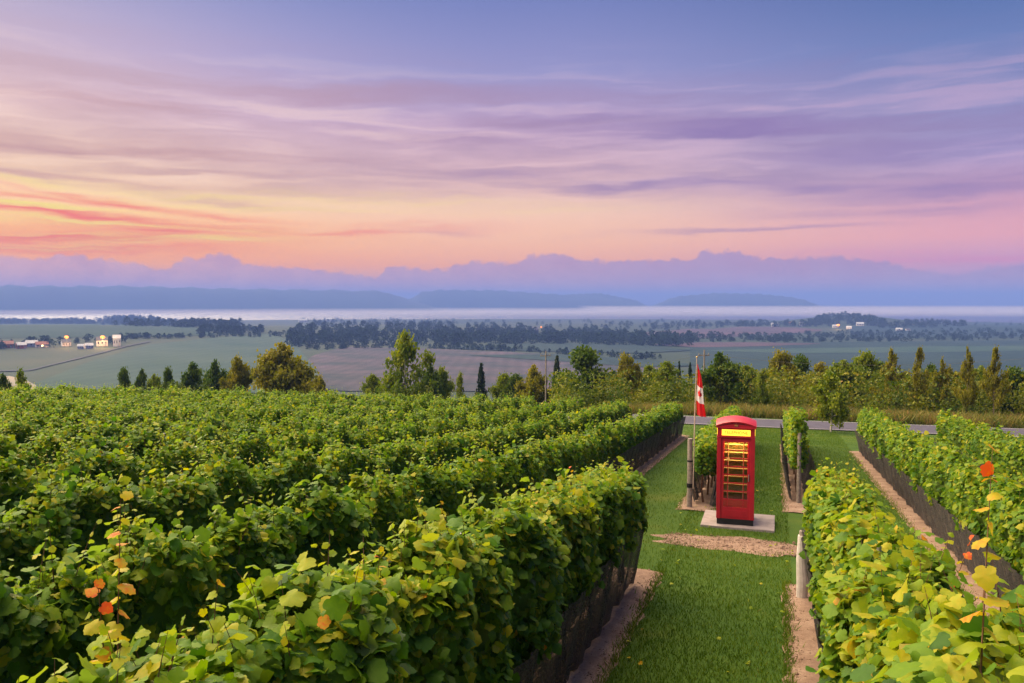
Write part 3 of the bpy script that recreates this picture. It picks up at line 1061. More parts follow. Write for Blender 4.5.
def blades(name, label, pts, hmin, hmax, wid, mt, seed, hue0=.35):
    rng = np.random.default_rng(seed)
    n = len(pts)
    ang = rng.uniform(0, 2 * math.pi, n)
    h = rng.uniform(hmin, hmax, n)
    d = np.stack([np.cos(ang), np.sin(ang), np.zeros(n)], -1)
    lean = rng.normal(0, .35, (n, 2))
    tipv = np.concatenate([lean * h[:, None], h[:, None]], -1)
    wv = wid * rng.uniform(.7, 1.4, n)
    v = np.stack([pts - d * wv[:, None], pts + d * wv[:, None], pts + tipv * .55 + d * wv[:, None] * .7, pts + tipv * np.array([1.15, 1.15, 1])], 1)
    f = np.array([[0, 1, 2, 3]])[None] + (np.arange(n) * 4)[:, None, None]
    big = .12 * np.sin(pts[:, 0] * .9 + 1.2 * np.sin(pts[:, 1] * .5)) * np.sin(pts[:, 1] * .35) + .10 * np.sin(pts[:, 0] * 3.1 + pts[:, 1] * 1.7) * np.sin(pts[:, 1] * 2.3 - pts[:, 0])
    hue = np.repeat(np.clip(rng.normal(hue0, .2, n) + big, 0, 1), 4)
    o = link(name, mesh_np(name, v.reshape(-1, 3), [f.reshape(-1, 4)], mt, {'hue': hue}))
    return tag(o, label, 'grass', kind='stuff')


def lane_pts(rng, n, u0, u1, s0, s1, power=1.0):
    s = s0 + (s1 - s0) * rng.random(n) ** power
    return s, rng.uniform(u0, u1, n)


rng = np.random.default_rng(99)
S, U = [], []
for (n, u0, u1, s0, s1, p) in ((70000, -1.95, .30, 7, 47, 1.9), (30000, 1.0, 3.0, 9, 47, 1.7), (16000, -4.2, -1.8, 13, 47, 1.3), (16000, -6, 8, 38, 46, 1), (16000, -1.5, 3.0, 24, 47, 1), (7000, .9, 3.0, 13, 24, 1)):
    a, b_ = lane_pts(rng, n, u0, u1, s0, s1, p)
    S.append(a)
    U.append(b_)
S, U = np.concatenate(S), np.concatenate(U)
keep = np.ones(len(S), bool)
for (u, s0, s1, hw) in ((-2.27, -1, 13.5, .48), (.66, -1, 13.6, .48), (-1.82, 19.4, 37, .42), (.60, 20.2, 37, .39), (3.42, 3, 35.6, .5)):
    keep &= ~((np.abs(U - u) < hw + RNG.normal(0, .03, len(U))) & (S > s0 + .05) & (S < s1 - .05))
keep &= (((S - 16.2) / .68) ** 2 + ((U + .72) / 1.55) ** 2) > rng.uniform(.35, 1.15, len(S))
keep &= ~((np.abs(S - 18.35) < .78) & (np.abs(U + .80) < .80))
# fewer, wider blades far off
S, U = S[keep], U[keep]
blades('grass', 'short mown grass of the lanes between the vine rows', W(S, U, -.004), .03, .075, .005, GRASS, 5, .36)

# tall dry grass beyond the road
n = 26000
u = rng.uniform(-16, 34, n)
s = 53.6 + rng.random(n) ** 1.3 * 5.5 + u * .06
xy = RD[None] * s[:, None] + PD[None] * u[:, None]
z = hmesh(xy[:, 0], xy[:, 1])
blades('tall_grass', 'tall dry grass along the far side of the road', np.stack([xy[:, 0], xy[:, 1], z], -1), .25, .85, .03, TALL, 6, .45)

# weeds, clods and fallen leaves on the soil strips and the lane
rng = np.random.default_rng(41)
S, U = [], []
for (u, s0, s1, hw, n) in ((-2.27, 6, 13.6, .52, 2600), (.66, 8, 13.7, .52, 2600), (-1.82, 19.3, 30, .46, 1200), (.60, 20.1, 30, .42, 1000), (3.42, 9, 35, .56, 3000)):
    S.append(rng.uniform(s0, s1, n))
    U.append(u + rng.choice([-1, 1], n) * (hw - np.abs(rng.normal(0, .07, n))))
blades('weeds', 'weeds and ragged grass creeping over the edges of the soil', W(np.concatenate(S), np.concatenate(U), -.004), .03, .12, .006, GRASS, 15, .5)
S, U, Z = [], [], []
for (u, s0, s1, hw, n) in ((-2.27, 6, 13.5, .48, 2600), (.66, 8, 13.6, .48, 2600), (-1.82, 19.3, 26, .42, 700), (.60, 20.1, 26, .4, 600), (3.42, 9, 30, .5, 2200), (-.72, 15.6, 16.8, 1.4, 1200)):
    S.append(rng.uniform(s0, s1, n))
    U.append(rng.uniform(u - hw, u + hw, n))
P_ = W(np.concatenate(S), np.concatenate(U), .018)
oct_ = np.array([(1, 0, 0), (-1, 0, 0), (0, 1, 0), (0, -1, 0), (0, 0, 1), (0, 0, -1)], float)
of_ = np.array([(0, 2, 4), (2, 1, 4), (1, 3, 4), (3, 0, 4), (2, 0, 5), (1, 2, 5), (3, 1, 5), (0, 3, 5)])
r_ = rng.lognormal(-4.6, .5, len(P_))
V = P_[:, None] + oct_[None] * r_[:, None, None] * rng.uniform(.5, 1.3, (len(P_), 6, 1))
tag(link('clods', mesh_np('clods', V.reshape(-1, 3), [(of_[None] + (np.arange(len(P_)) * 6)[:, None, None]).reshape(-1, 3)], SOIL)), 'crumbs of soil and small stones on the bare strips', 'clods', kind='stuff')
n = 70
S = rng.uniform(7, 24, n)
U = np.where(rng.random(n) < .6, rng.choice([-1.75, .15, 3.0], n) + rng.normal(0, .16, n), rng.uniform(-1.9, .3, n))
v, f, h = leaves(W(S, U, .045), rng.normal(0, .35, (n, 3)) + np.array([0, 0, 1]), rng.uniform(.035, .07, n), np.clip(rng.normal(.82, .07, n), .6, 1), True, rng, tipdir=rng.normal(0, 1, (n, 3)))
tag(link('fallen_leaves', mesh_np('fallen_leaves', v, [f], VINE, {'hue': h})), 'scattered yellow vine leaves fallen on the lane and soil', 'leaves', kind='stuff')

# ------------------------------------------------------------------ trees beyond the vineyard
TREE_A = leaf_mat('tree_leaf_green', [(0, (.050, .095, .010)), (.5, (.135, .185, .014)), (1, (.27, .285, .024))], trans=.35, spec=.15)
TREE_D = leaf_mat('tree_leaf_dark', [(0, (.022, .056, .009)), (.5, (.060, .110, .012)), (1, (.14, .18, .02))], trans=.25, spec=.15)
TREE_O = leaf_mat('tree_leaf_olive', [(0, (.070, .088, .010)), (.5, (.170, .170, .014)), (1, (.31, .26, .03))], trans=.35, spec=.15)
CONIF = leaf_mat('conifer_needle', [(0, (.008, .026, .014)), (.6, (.018, .044, .020)), (1, (.035, .066, .025))], trans=.1)
BARK = simple('bark', (.13, .10, .075, 1), .9, var=.3, scale=6, bump=.4)
PALEBARK = simple('pale_bark', (.42, .38, .34, 1), .85, var=.3, scale=6, bump=.2)


def quads(cen, size, hue, rng, up=.3):
    n = len(cen)
    nm = rng.normal(0, 1, (n, 3)) + np.array([0, 0, up])
    return leaves(cen, nm, size, hue, False, rng, tipdir=rng.normal(0, 1, (n, 3)) + np.array([0, 0, -.4]))


TREE_LIB = {}


def tree_mesh(kind, var):
    """unit tree: 1 high, crown half-width .5 (before scaling); clumped leaf sprays around real limbs"""
    key = (kind, var)
    if key in TREE_LIB:
        return TREE_LIB[key]
    rng = np.random.default_rng(hash(kind) % 1000 + var * 17 if False else sum(map(ord, kind)) + var * 17)
    tb = MB()
    cen, siz, hue = [], [], []
    if kind in ('broad', 'dark', 'olive', 'airy'):
        sparse = kind == 'airy'
        top = .97
        lean = rng.normal(0, .02, 2)
        tb.tube([(0, 0, -.03), (lean[0], lean[1], .35), (lean[0] * 2, lean[1] * 2, .7), (lean[0] * 2, lean[1] * 2, .92)], [.026, .020, .011, .004], 7)
        nl = 18 if sparse else 26
        for i in range(nl):
            h0 = rng.uniform(.16, .78)
            ang = i * 2.4 + rng.normal(0, .4)
            hgt = min(h0 + rng.uniform(.06, .26), .95)
            e = (hgt - .12) / .85
            rmax = .50 * max(.12, math.sin(math.pi * (e ** .95))) * rng.uniform(.5, 1.2)
            p1 = np.array([math.cos(ang) * rmax, math.sin(ang) * rmax, hgt])
            p0 = np.array([lean[0], lean[1], h0])
            pm = (p0 + p1) / 2 + np.array([0, 0, -.03])
            tb.tube([Vector(p0), Vector(pm), Vector(p1)], [.010, .007, .003], 5, cap=False)
            for q in range(5 if sparse else 6):
                f = rng.uniform(.35, 1.1)
                c = p0 + (p1 - p0) * f + rng.normal(0, .035, 3)
                k = 55 if sparse else 80
                rr_ = rng.uniform(.035, .080)
                cen.append(c + rng.normal(0, 1, (k, 3)) * np.array([rr_, rr_, rr_ * .62]))
                siz.append(np.full(k, .036) * rng.uniform(.6, 1.4, k))
                hue.append(np.clip(rng.normal(rng.uniform(.25, .8), .16, k), 0, 1))
        k = 220
        cen.append(np.stack([rng.normal(0, .03, k), rng.normal(0, .03, k), rng.uniform(.78, 1.0, k)], -1))
        siz.append(np.full(k, .034))
        hue.append(np.clip(rng.normal(.6, .15, k), 0, 1))
    elif kind == 'spire':
        tb.tube([(0, 0, -.03), (.01, 0, .5), (0, .01, 1.03)], [.018, .012, .003], 6)
        for i in range(44):
            h0 = rng.uniform(.10, .93)
            ang = i * 2.4
            rmax = .52 * (1 - h0) ** .95 * rng.uniform(.5, 1.15) + .012
            p1 = np.array([math.cos(ang) * rmax, math.sin(ang) * rmax, h0 + rmax * .55])
            p0 = np.array([0, 0, h0])
            tb.tube([Vector(p0), Vector(p1)], [.006, .002], 4, cap=False)
            for q in range(4):
                f = rng.uniform(.25, 1.1)
                k = 38
                c = p0 + (p1 - p0) * f
                cw = .008 + .040 * (1 - h0)
                k = int(16 + 34 * (1 - h0))
                cen.append(c + rng.normal(0, 1, (k, 3)) * np.array([cw, cw, .026]))
                siz.append(np.full(k, .026) * rng.uniform(.6, 1.4, k))
                hue.append(np.clip(rng.normal(rng.uniform(.3, .7), .15, k), 0, 1))
    else:  # conifer
        tb.tube([(0, 0, -.03), (0, 0, .5), (0, 0, .99)], [.024, .014, .002], 6)
        for i in range(90):
            h0 = .06 + .91 * (i / 90)
            ang = i * 2.4 + rng.normal(0, .3)
            rmax = .5 * (1 - h0) ** .9 * rng.uniform(.75, 1.1) + .02
            p1 = np.array([math.cos(ang) * rmax, math.sin(ang) * rmax, h0 - rmax * .25])
            k = int(24 + 110 * rmax)
            f = rng.uniform(.1, 1, k)
            cen.append(np.array([0, 0, h0]) + (p1 - np.array([0, 0, h0])) * f[:, None] + rng.normal(0, 1, (k, 3)) * np.array([.018, .018, .012]))
            siz.append(np.full(k, .03) * rng.uniform(.7, 1.3, k))
            hue.append(np.clip(rng.normal(.45, .2, k), 0, 1))
    v, f, h = quads(np.concatenate(cen), np.concatenate(siz), np.concatenate(hue), rng)
    mt = {'broad': TREE_A, 'dark': TREE_D, 'olive': TREE_O, 'airy': TREE_A, 'spire': TREE_O, 'conifer': CONIF}[kind]
    crown = mesh_np('crown', v, [f], mt, {'hue': h})
    bmesh.ops.recalc_face_normals(tb.bm, faces=tb.bm.faces)
    tm = bpy.data.meshes.new('trunk')
    tb.bm.to_mesh(tm)
    tb.bm.free()
    tm.materials.append(PALEBARK if kind == 'airy' else BARK)
    TREE_LIB[key] = (crown, tm)
    return TREE_LIB[key]


NAMES = {'broad': 'broadleaf_tree', 'dark': 'broadleaf_tree', 'olive': 'olive_tree', 'airy': 'birch_tree', 'spire': 'slender_tree', 'conifer': 'spruce_tree'}
NAMES['olive'] = 'broadleaf_tree'


def tree(px, ytop, wpx, r, kind, label, var, group='trees below the vineyard'):
    p = at_range(px, r)
    d = ray(px, ytop)
    ztop = d[2] / math.hypot(d[0], d[1]) * r
    h = max(ztop - p[2], 1.5)
    w = wpx / F_PX * r * 1.0
    crown, trunk = tree_mesh(kind, var)
    root = thing(NAMES[kind], label, 'tree', p, rng.uniform(0, 6.28), group)
    for nm, me in (('crown', crown), ('trunk', trunk)):
        o = link(nm, me, root)
        o.scale = (w * 1.05, w * 1.05, h)
    return root


TREES = [
    (2, 376, 20, 78, 'dark', 'dark bushy tree cut by the left edge of the photo'),
    (17, 373, 18, 84, 'airy', 'small thin tree in front of the straw patch at far left'),
    (122, 371, 17, 92, 'dark', 'small pointed tree, leftmost of the dark line before the pale field'),
    (139, 371, 16, 95, 'dark', 'round topped dark tree second in the line before the pale field'),
    (152, 374, 18, 96, 'broad', 'short pointed tree third in the line before the pale field'),
    (166, 370, 14, 94, 'dark', 'narrow dark tree just left of the widest dark tree'),
    (190, 365, 32, 92, 'dark', 'widest dark round tree in the line left of the olive tree'),
    (214, 365, 26, 96, 'dark', 'dark pointed tree between the wide dark tree and the small olive one'),
    (238, 359, 24, 90, 'olive', 'small golden olive tree left of the big olive tree'),
    (281, 343, 56, 86, 'olive', 'big golden olive tree with airy crown rising over the vineyard edge'),
    (318, 378, 20, 92, 'olive', 'low brownish bush right beside the big olive tree'),
    (372, 375, 22, 92, 'broad', 'low green bush left of the tall pale trunked birch'),
    (405, 335, 50, 76, 'airy', 'tall light green birch standing above the vines against the mauve field'),
    (430, 366, 22, 80, 'dark', 'dark little tree touching the right side of the tall birch'),
    (441, 368, 20, 84, 'broad', 'green rounded tree just right of the tall birch and its dark little neighbour'),
    (460, 374, 14, 86, 'airy', 'thin wispy sapling left of the single dark spruce'),
    (481, 362, 24, 84, 'conifer', 'single dark spruce standing alone above the vine tops'),
    (504, 374, 26, 84, 'broad', 'low yellow green tree right of the lone spruce'),
    (534, 365, 30, 80, 'olive', 'orange tinted round tree left of the utility pole'),
    (557, 354, 24, 86, 'conifer', 'tall dark spruce just right of the utility pole'),
    (586, 350, 56, 72, 'dark', 'big dark green tree, largest crown left of the flag'),
    (612, 372, 30, 76, 'dark', 'dark low tree tucked under the right side of the big dark tree'),
    (627, 357, 30, 70, 'olive', 'golden sparse tree right of the big dark tree'),
    (650, 366, 26, 76, 'broad', 'mid green tree left of the yellow green pair near the flag'),
    (668, 363, 30, 68, 'broad', 'yellow green tree close to the left of the flag'),
    (680, 360, 12, 90, 'conifer', 'narrow dark spire poking up left of the flag tip'),
    (691, 361, 14, 92, 'conifer', 'dark spruce top peeking out right behind the flag tip'),
    (708, 372, 24, 72, 'olive', 'brownish low tree right behind the flag'),
    (722, 357, 40, 64, 'dark', 'dense dark tree directly above the phone box roof'),
    (748, 366, 30, 68, 'broad', 'yellow green tree right of the dense tree over the phone box'),
    (764, 371, 18, 62, 'airy', 'pale thin sapling by the road, right of the phone box'),
    (782, 354, 34, 74, 'olive', 'tall olive green tree above the thin end-on vine row'),
    (803, 358, 30, 80, 'dark', 'dark tree behind and right of the tall olive green tree'),
    (822, 362, 34, 78, 'olive', 'rounded brown green tree left of the roadside sapling'),
    (845, 360, 38, 68, 'broad', 'broad fresh green tree behind the roadside sapling'),
    (868, 353, 34, 74, 'broad', 'tall green tree with a rounded top right of the roadside sapling'),
    (894, 348, 32, 66, 'spire', 'first tall feathery slender tree from the left in the right hand row'),
    (921, 346, 22, 64, 'spire', 'second tall feathery slender tree in the right hand row, tallest and thin'),
    (945, 356, 28, 68, 'spire', 'third feathery slender tree in the right hand row, shorter'),
    (970, 346, 22, 63, 'spire', 'fourth feathery slender tree in the right hand row, tall and thin'),
    (997, 346, 26, 62, 'spire', 'fifth feathery slender tree in the right hand row, near the photo edge'),
    (1017, 370, 30, 66, 'dark', 'dark green tree cut by the right edge of the photo'),
    (958, 372, 34, 72, 'olive', 'low olive thicket tree between the third and fourth slender trees'),
    (908, 372, 34, 72, 'broad', 'low green tree between the first two slender trees'),
    (516, 376, 26, 82, 'dark', 'low dark tree between the yellow green tree and the orange tinted one'),
    (570, 374, 26, 80, 'broad', 'low green tree filling the gap left of the big dark tree'),
    (640, 374, 30, 74, 'dark', 'low dark tree right of the golden sparse tree'),
    (736, 366, 26, 76, 'dark', 'dark tree wedged behind the right side of the dense tree over the phone box'),
    (772, 366, 26, 78, 'dark', 'dark tree showing behind the pale thin sapling'),
    (832, 368, 26, 82, 'conifer', 'dark conifer poking out behind the rounded brown green tree'),
    (880, 364, 30, 76, 'dark', 'dark tree left of the first slender tree'),
    (934, 366, 28, 76, 'dark', 'dark tree behind the gap between the second and third slender trees'),
    (984, 366, 30, 76, 'broad', 'green tree behind the gap between the fourth and fifth slender trees'),
]
rng = np.random.default_rng(5)
for i, (px, yt, w, r, k, lab) in enumerate(TREES):
    tree(px, yt, w, r, k, lab, i % 3)
# young tree on this side of the road
s_, u_ = 45.0, 2.75
p = W(s_, u_)
crown, trunk = tree_mesh('airy', 1)
root = thing('young_tree', 'young staked tree on the grass before the road, thin trunk crossing it', 'tree', p, 1.0, 'trees below the vineyard')
for nm, me in (('crown', crown), ('trunk', trunk)):
    o = link(nm, me, root)
    o.scale = (2.3, 2.3, 3.0)

# undergrowth thicket between the trees
rng = np.random.default_rng(8)
cen, siz, hue = [], [], []
for i in range(640):
    px = rng.uniform(490, 1060) if i < 500 else rng.choice([rng.uniform(105, 320), rng.uniform(350, 490)])
    r = rng.uniform(62, 80) if px > 560 else rng.uniform(76, 94)
    q = at_range(px, r)
    hgt = rng.uniform(.8, 3.8) if px > 560 else rng.uniform(.8, 1.6)
    k = 200
    nn_ = np.clip(rng.normal(0, 1, (k, 3)), -1.6, 1.6)
    rr_ = rng.uniform(.5, 1.1)
    cen.append(q + np.array([0, 0, hgt * .5]) + nn_ * np.array([rr_ * .6, rr_ * .6, hgt * .30]))
    siz.append(rng.uniform(.09, .2, k))
    hue.append(np.clip(rng.normal(rng.uniform(.1, .8), .14, k), 0, 1))
v, f, h = quads(np.concatenate(cen), np.concatenate(siz), np.concatenate(hue), rng)
UNDER = leaf_mat('undergrowth_leaf', [(0, (.042, .085, .010)), (.5, (.135, .165, .014)), (.88, (.25, .23, .02)), (1, (.28, .17, .04))], trans=.3, spec=.15)
tag(link('undergrowth', mesh_np('undergrowth', v, [f], UNDER, {'hue': h})), 'tangled undergrowth below the trees beyond the road', 'undergrowth', kind='stuff')


# ------------------------------------------------------------------ far woods
FAR = leaf_mat('far_wood', [(0, (.010, .024, .016)), (.5, (.015, .034, .018)), (1, (.024, .044, .020))], trans=.05, rough=.9, spec=.03)
def crowns(points, rad_, hts, rng):
    cen, siz, hue = [], [], []
    for p, r, h in zip(points, rad_, hts):
        k = 100
        t_ = rng.random(k) ** .8
        prof_ = np.sqrt(np.clip(np.sin(np.pi * np.clip(t_ * .92 + .08, 0, 1) ** .8), 0, 1))
        a_ = rng.uniform(0, 6.283, k)
        q_ = np.sqrt(rng.random(k)) * prof_ * r
        cen.append(np.stack([np.cos(a_) * q_, np.sin(a_) * q_, t_ * h], -1) + p)
        siz.append(np.full(k, h * .17) * rng.uniform(.5, 1.3, k))
        hue.append(np.clip(rng.normal(rng.uniform(.2, .7), .12, k), 0, 1))
    return quads(np.concatenate(cen), np.concatenate(siz), np.concatenate(hue), rng)


def wood(label, prof, n, hr, seed, name='wood'):
    rng = np.random.default_rng(seed)
    P = np.array(prof, float)
    pts = []
    while len(pts) < n:
        x = rng.uniform(P[0, 0], P[-1, 0])
        a, b_ = np.interp(x, P[:, 0], P[:, 1]), np.interp(x, P[:, 0], P[:, 2])
        pts.append(on_ground(x, rng.uniform(a, b_), 300))
    hts = rng.uniform(*hr, n)
    v, f, h = crowns(pts, hts * rng.uniform(.4, .7, n), hts, rng)
    tag(link(name, mesh_np(name, v, [f], FAR, {'hue': h})), label, 'wood', kind='stuff')


wood('dark treeline along the left ridge in front of the bay', [(-40, 321.5, 324), (60, 322, 324), (120, 321, 326), (150, 321, 327), (200, 322, 328), (240, 325, 329)], 420, (9, 17), 1)
wood('tall clump of dark trees rising from the left ridge treeline', [(105, 321, 324), (130, 320, 324), (160, 322, 325)], 50, (17, 25), 10)
wood('dark grove at the right end of the ridge pasture', [(200, 331, 335), (230, 329, 335), (262, 330, 334)], 60, (7, 12), 2)
wood('broad dark wood across the middle of the valley', [(290, 334, 347), (320, 324, 346), (380, 323, 346), (430, 325, 346), (470, 330, 345), (540, 334, 344), (620, 337, 346), (690, 340, 347)], 620, (8, 15), 3)
wood('hedgerow trees and groves on the valley skyline in the middle', [(300, 319, 323), (400, 320, 325), (500, 321, 330), (600, 322, 335), (690, 322, 330)], 170, (6, 13), 4)
wood('line of trees on the valley skyline right of the flag', [(690, 323, 329), (740, 324, 327), (800, 324, 327), (830, 323, 328)], 110, (7, 14), 5)
wood('wooded knoll behind the lamp on the right', [(805, 324, 327), (822, 317, 325), (845, 315, 325), (868, 318, 326), (885, 323, 327)], 130, (9, 14), 6)
wood('line of trees right of the wooded knoll', [(880, 324, 329), (930, 323, 328), (965, 324, 327)], 70, (8, 14), 7)
wood('scrub and hedges over the right valley floor', [(690, 335, 343), (800, 334, 343), (900, 332, 342), (1060, 329, 341)], 520, (3.5, 8), 8)
wood('trees and hedges standing around the farm buildings', [(-20, 342, 350), (60, 341, 348), (125, 341, 346)], 46, (4, 9), 11)
wood('hedge between the pale field and the ridge pasture', [(120, 338, 339), (215, 336, 338), (320, 333, 337)], 90, (3, 7), 12)
wood('hedge along the far edge of the stubble field', [(300, 348, 350), (420, 347, 349), (520, 349.5, 352), (660, 358, 362)], 150, (3, 7), 13)
wood('low far trees near the right edge', [(975, 322, 326), (1050, 322, 326)], 20, (4, 8), 9)


# ------------------------------------------------------------------ far farm buildings
WHITE = simple('white_boards', (.62, .60, .62, 1), .7, var=.08, scale=.5)
GREYB = simple('grey_boards', (.30, .31, .36, 1), .75, var=.1, scale=.5)
BLUEB = simple('blue_grey_metal', (.26, .32, .44, 1), .5, var=.1, scale=.4)
REDB = simple('red_boards', (.32, .09, .07, 1), .7, var=.1, scale=.5)
SLATE = simple('slate_roof', (.09, .09, .11, 1), .7, var=.15, scale=.5)
TIN = simple('tin_roof', (.42, .43, .48, 1), .45, var=.1, scale=.5)
RUST = simple('rust_roof', (.27, .11, .08, 1), .7, var=.15, scale=.5)
PANE = simple('dark_window', (.03, .035, .05, 1), .15, var=.1, scale=1)
LITPANE = emit('lit_window', (1.0, .62, .22, 1), 6.0)


def building(px, py, w, d, h, wallm, roofm, label, rot=0.0, name='farmhouse', cat='house', lit=False, r=None, nwin=3, group='farm buildings in the valley'):
    p = on_ground(px, py, 300) if r is None else at_range(px, r)
    face = math.atan2(p[0], p[1])
    sc_ = .62 if px > 500 else .82
    root = thing(name, label, cat, p, -face + rot, group)
    root.scale = (sc_,) * 3
    rise = d * .38
    MB().prism([(-d / 2, -1), (d / 2, -1), (d / 2, h), (0, h + rise), (-d / 2, h)], -w / 2, w / 2).build('wall', wallm, root, rotz=math.pi / 2)
    rb = MB()
    o = d * .06 + .25
    for sgn in (-1, 1):
        a = (sgn * (d / 2 + o), h - o * .76 + .02)
        rb.prism([(a[0], a[1]), (0, h + rise + .02), (0, h + rise + .32), (a[0], a[1] + .3)], -w / 2 - .4, w / 2 + .4)
    rb.build('roof', roofm, root, rotz=math.pi / 2)
    for i in range(nwin):
        x = (i - (nwin - 1) / 2) * w / nwin
        wn = MB().box((x, -d / 2 - .04, h * .55), (w * .11, .12, h * .34)).build('window', PANE, root)
        if lit and i == 1:
            wn.data.materials[0] = LITPANE
    MB().box((w * .32, -d / 2 - .06, h * .25), (1.4, .14, h * .5)).build('door', GREYB if wallm is not GREYB else WHITE, root)
    return root


building(6, 348, 16, 9, 5, REDB, RUST, 'long red roofed barn at the left end of the farm')
building(21, 348.5, 10, 8, 4.5, REDB, TIN, 'small red shed beside the long red barn', .3, 'farm_shed', 'shed')
building(32, 347, 13, 8, 5, BLUEB, TIN, 'blue grey shed left of the lit low building', -.2, 'farm_shed', 'shed')
building(42, 347.5, 14, 8, 4, GREYB, RUST, 'low farm building with a lit window', .1, lit=True)
building(66, 346, 10, 9, 5, WHITE, SLATE, 'white house under the left yard lamp', .2)
building(81, 349, 7, 6, 3.5, WHITE, TIN, 'small pale shed below the big white house, left one', -.2, 'farm_shed', 'shed')
building(89, 348.5, 9, 7, 4, WHITE, TIN, 'small pale shed below the big white house, right one', .2, 'farm_shed', 'shed')
building(102, 346, 13, 10, 8, WHITE, SLATE, 'big white house lit by the yard lamp beside the blue barn', .05)
building(117, 346.5, 9, 10, 11, BLUEB, TIN, 'tall blue grey barn at the right end of the farm', 0, 'barn', 'barn')
building(303, 322, 34, 14, 7, WHITE, TIN, 'long pale barn on the skyline, left of the pair', .1, 'barn', 'barn')
building(330, 321, 38, 14, 8, WHITE, TIN, 'long pale barn on the skyline, right of the pair', -.1, 'barn', 'barn')
building(535, 331, 22, 14, 8, GREYB, SLATE, 'grey house under the lamp in the middle of the valley', .2)
building(578, 333, 24, 12, 7, WHITE, TIN, 'white house in the wood right of the middle lamp', .3)
building(655, 334, 14, 9, 6, WHITE, SLATE, 'lone white house by the red ploughed strip', 0)
building(775, 326.5, 30, 14, 9, WHITE, TIN, 'pale long house on the skyline, left of the three', .1)
building(792, 325.5, 22, 14, 10, GREYB, RUST, 'brownish house on the skyline, middle of the three', -.2)
building(802, 326, 20, 14, 10, WHITE, SLATE, 'white house on the skyline, right of the three', .3)
building(835, 328, 16, 12, 7, WHITE, TIN, 'white house beside the right hand lamp, left of it', .2)
building(849, 329, 18, 12, 6, WHITE, TIN, 'white house just right of the right hand lamp', -.1)
building(860, 326, 26, 14, 8, WHITE, TIN, 'pale barn on the slope of the wooded knoll', .1, 'barn', 'barn')
building(899, 331, 20, 12, 6, WHITE, TIN, 'white farm building out on the right valley floor', .1)
building(908, 331, 14, 10, 5, WHITE, SLATE, 'small white shed next to the right valley farm building', .3, 'farm_shed', 'shed')

LAMPM = emit('sodium_lamp', (1.0, .27, .03, 1), 1.3)


def yard_lamp(px, py_base, hgt, label, power, size, back=12.0):
    p = on_ground(px, py_base, 300)
    d = np.array([p[0], p[1]])
    d = d / np.linalg.norm(d)
    x, y = p[0] - d[0] * back, p[1] - d[1] * back
    z = float(hmesh(x, y))
    root = thing('yard_lamp', label, 'lamp', (x, y, z), 0, 'lit lamps in the valley')
    MB().tube([(0, 0, -.5), (0, 0, hgt)], [.16, .10], 8).tube([(0, 0, hgt - .1), (.2, -.6, hgt + .1)], .08, 6).build('pole', GREYB, root)
    mb = MB()
    bmesh.ops.create_icosphere(mb.bm, subdivisions=2, radius=size)  # globe oversized so that its shape also stands for the lamp's halo
    bmesh.ops.transform(mb.bm, matrix=Matrix.Translation((.2, -.6, hgt + .1)) @ Matrix.Diagonal((1, 1, .7, 1)), verts=mb.bm.verts)
    mb.build('lamp_head_glow', LAMPM, root)
    L = bpy.data.lights.new('lamp_light', 'POINT')
    L.energy = power
    L.color = (1, .55, .2)
    L.shadow_soft_size = size * 1.3
    lo = link('lamp_light', L, root, (.2, -.9, hgt - .6))


yard_lamp(67, 347, 11, 'glowing yard lamp above the white house, left of the two at the farm', 16000, 2.1)
yard_lamp(103, 347, 11, 'glowing yard lamp before the big white house beside the blue barn', 36000, 2.4)
yard_lamp(541, 331.5, 9, 'glowing lamp in the middle of the valley wood', 9000, 1.4)
yard_lamp(838, 329, 9, 'glowing lamp in front of the wooded knoll', 36000, 3.2)

# ------------------------------------------------------------------ utility poles by the road
def utility_pole(px, r, ytop, label):
    p = at_range(px, r)
    d = ray(px, ytop)
    h = d[2] / math.hypot(d[0], d[1]) * r - p[2]
    root = thing('utility_pole', label, 'utility pole', p, .2, 'utility poles beyond the vineyard')
    MB().tube([(0, 0, -.3), (0, 0, h)], [.085, .06], 8).build('pole', WOOD, root)
    MB().box((0, .12, h - .45), (1.0, .07, .08), .01).build('crossarm', WOOD, root)
    for x in (-.42, .42):
        MB().tube([(x, .12, h - .39), (x, .12, h - .25)], .035, 6).build('insulator', STEEL, root)
    return Vector((p[0], p[1], p[2] + h - .3))


tops = [utility_pole(546, 74, 351, 'tall thin utility pole left of the big dark tree'), utility_pole(705, 66, 350, 'utility pole rising beside the flag'),
        Vector(tuple(at_range(1130, 60))) + Vector((0, 0, 5.0))]
mb = MB()
for a, b_ in zip(tops, tops[1:]):
    pts = []
    for i in range(13):
        f = i / 12
        q = a.lerp(b_, f)
        q.z -= 1.0 * 4 * f * (1 - f)
        pts.append(q)
    mb.tube(pts, .007, 4)
o = mb.build('power_line', simple('dark_cable', (.10, .09, .09, 1), .8))
tag(o, 'sagging power line strung between the utility poles', 'power line')

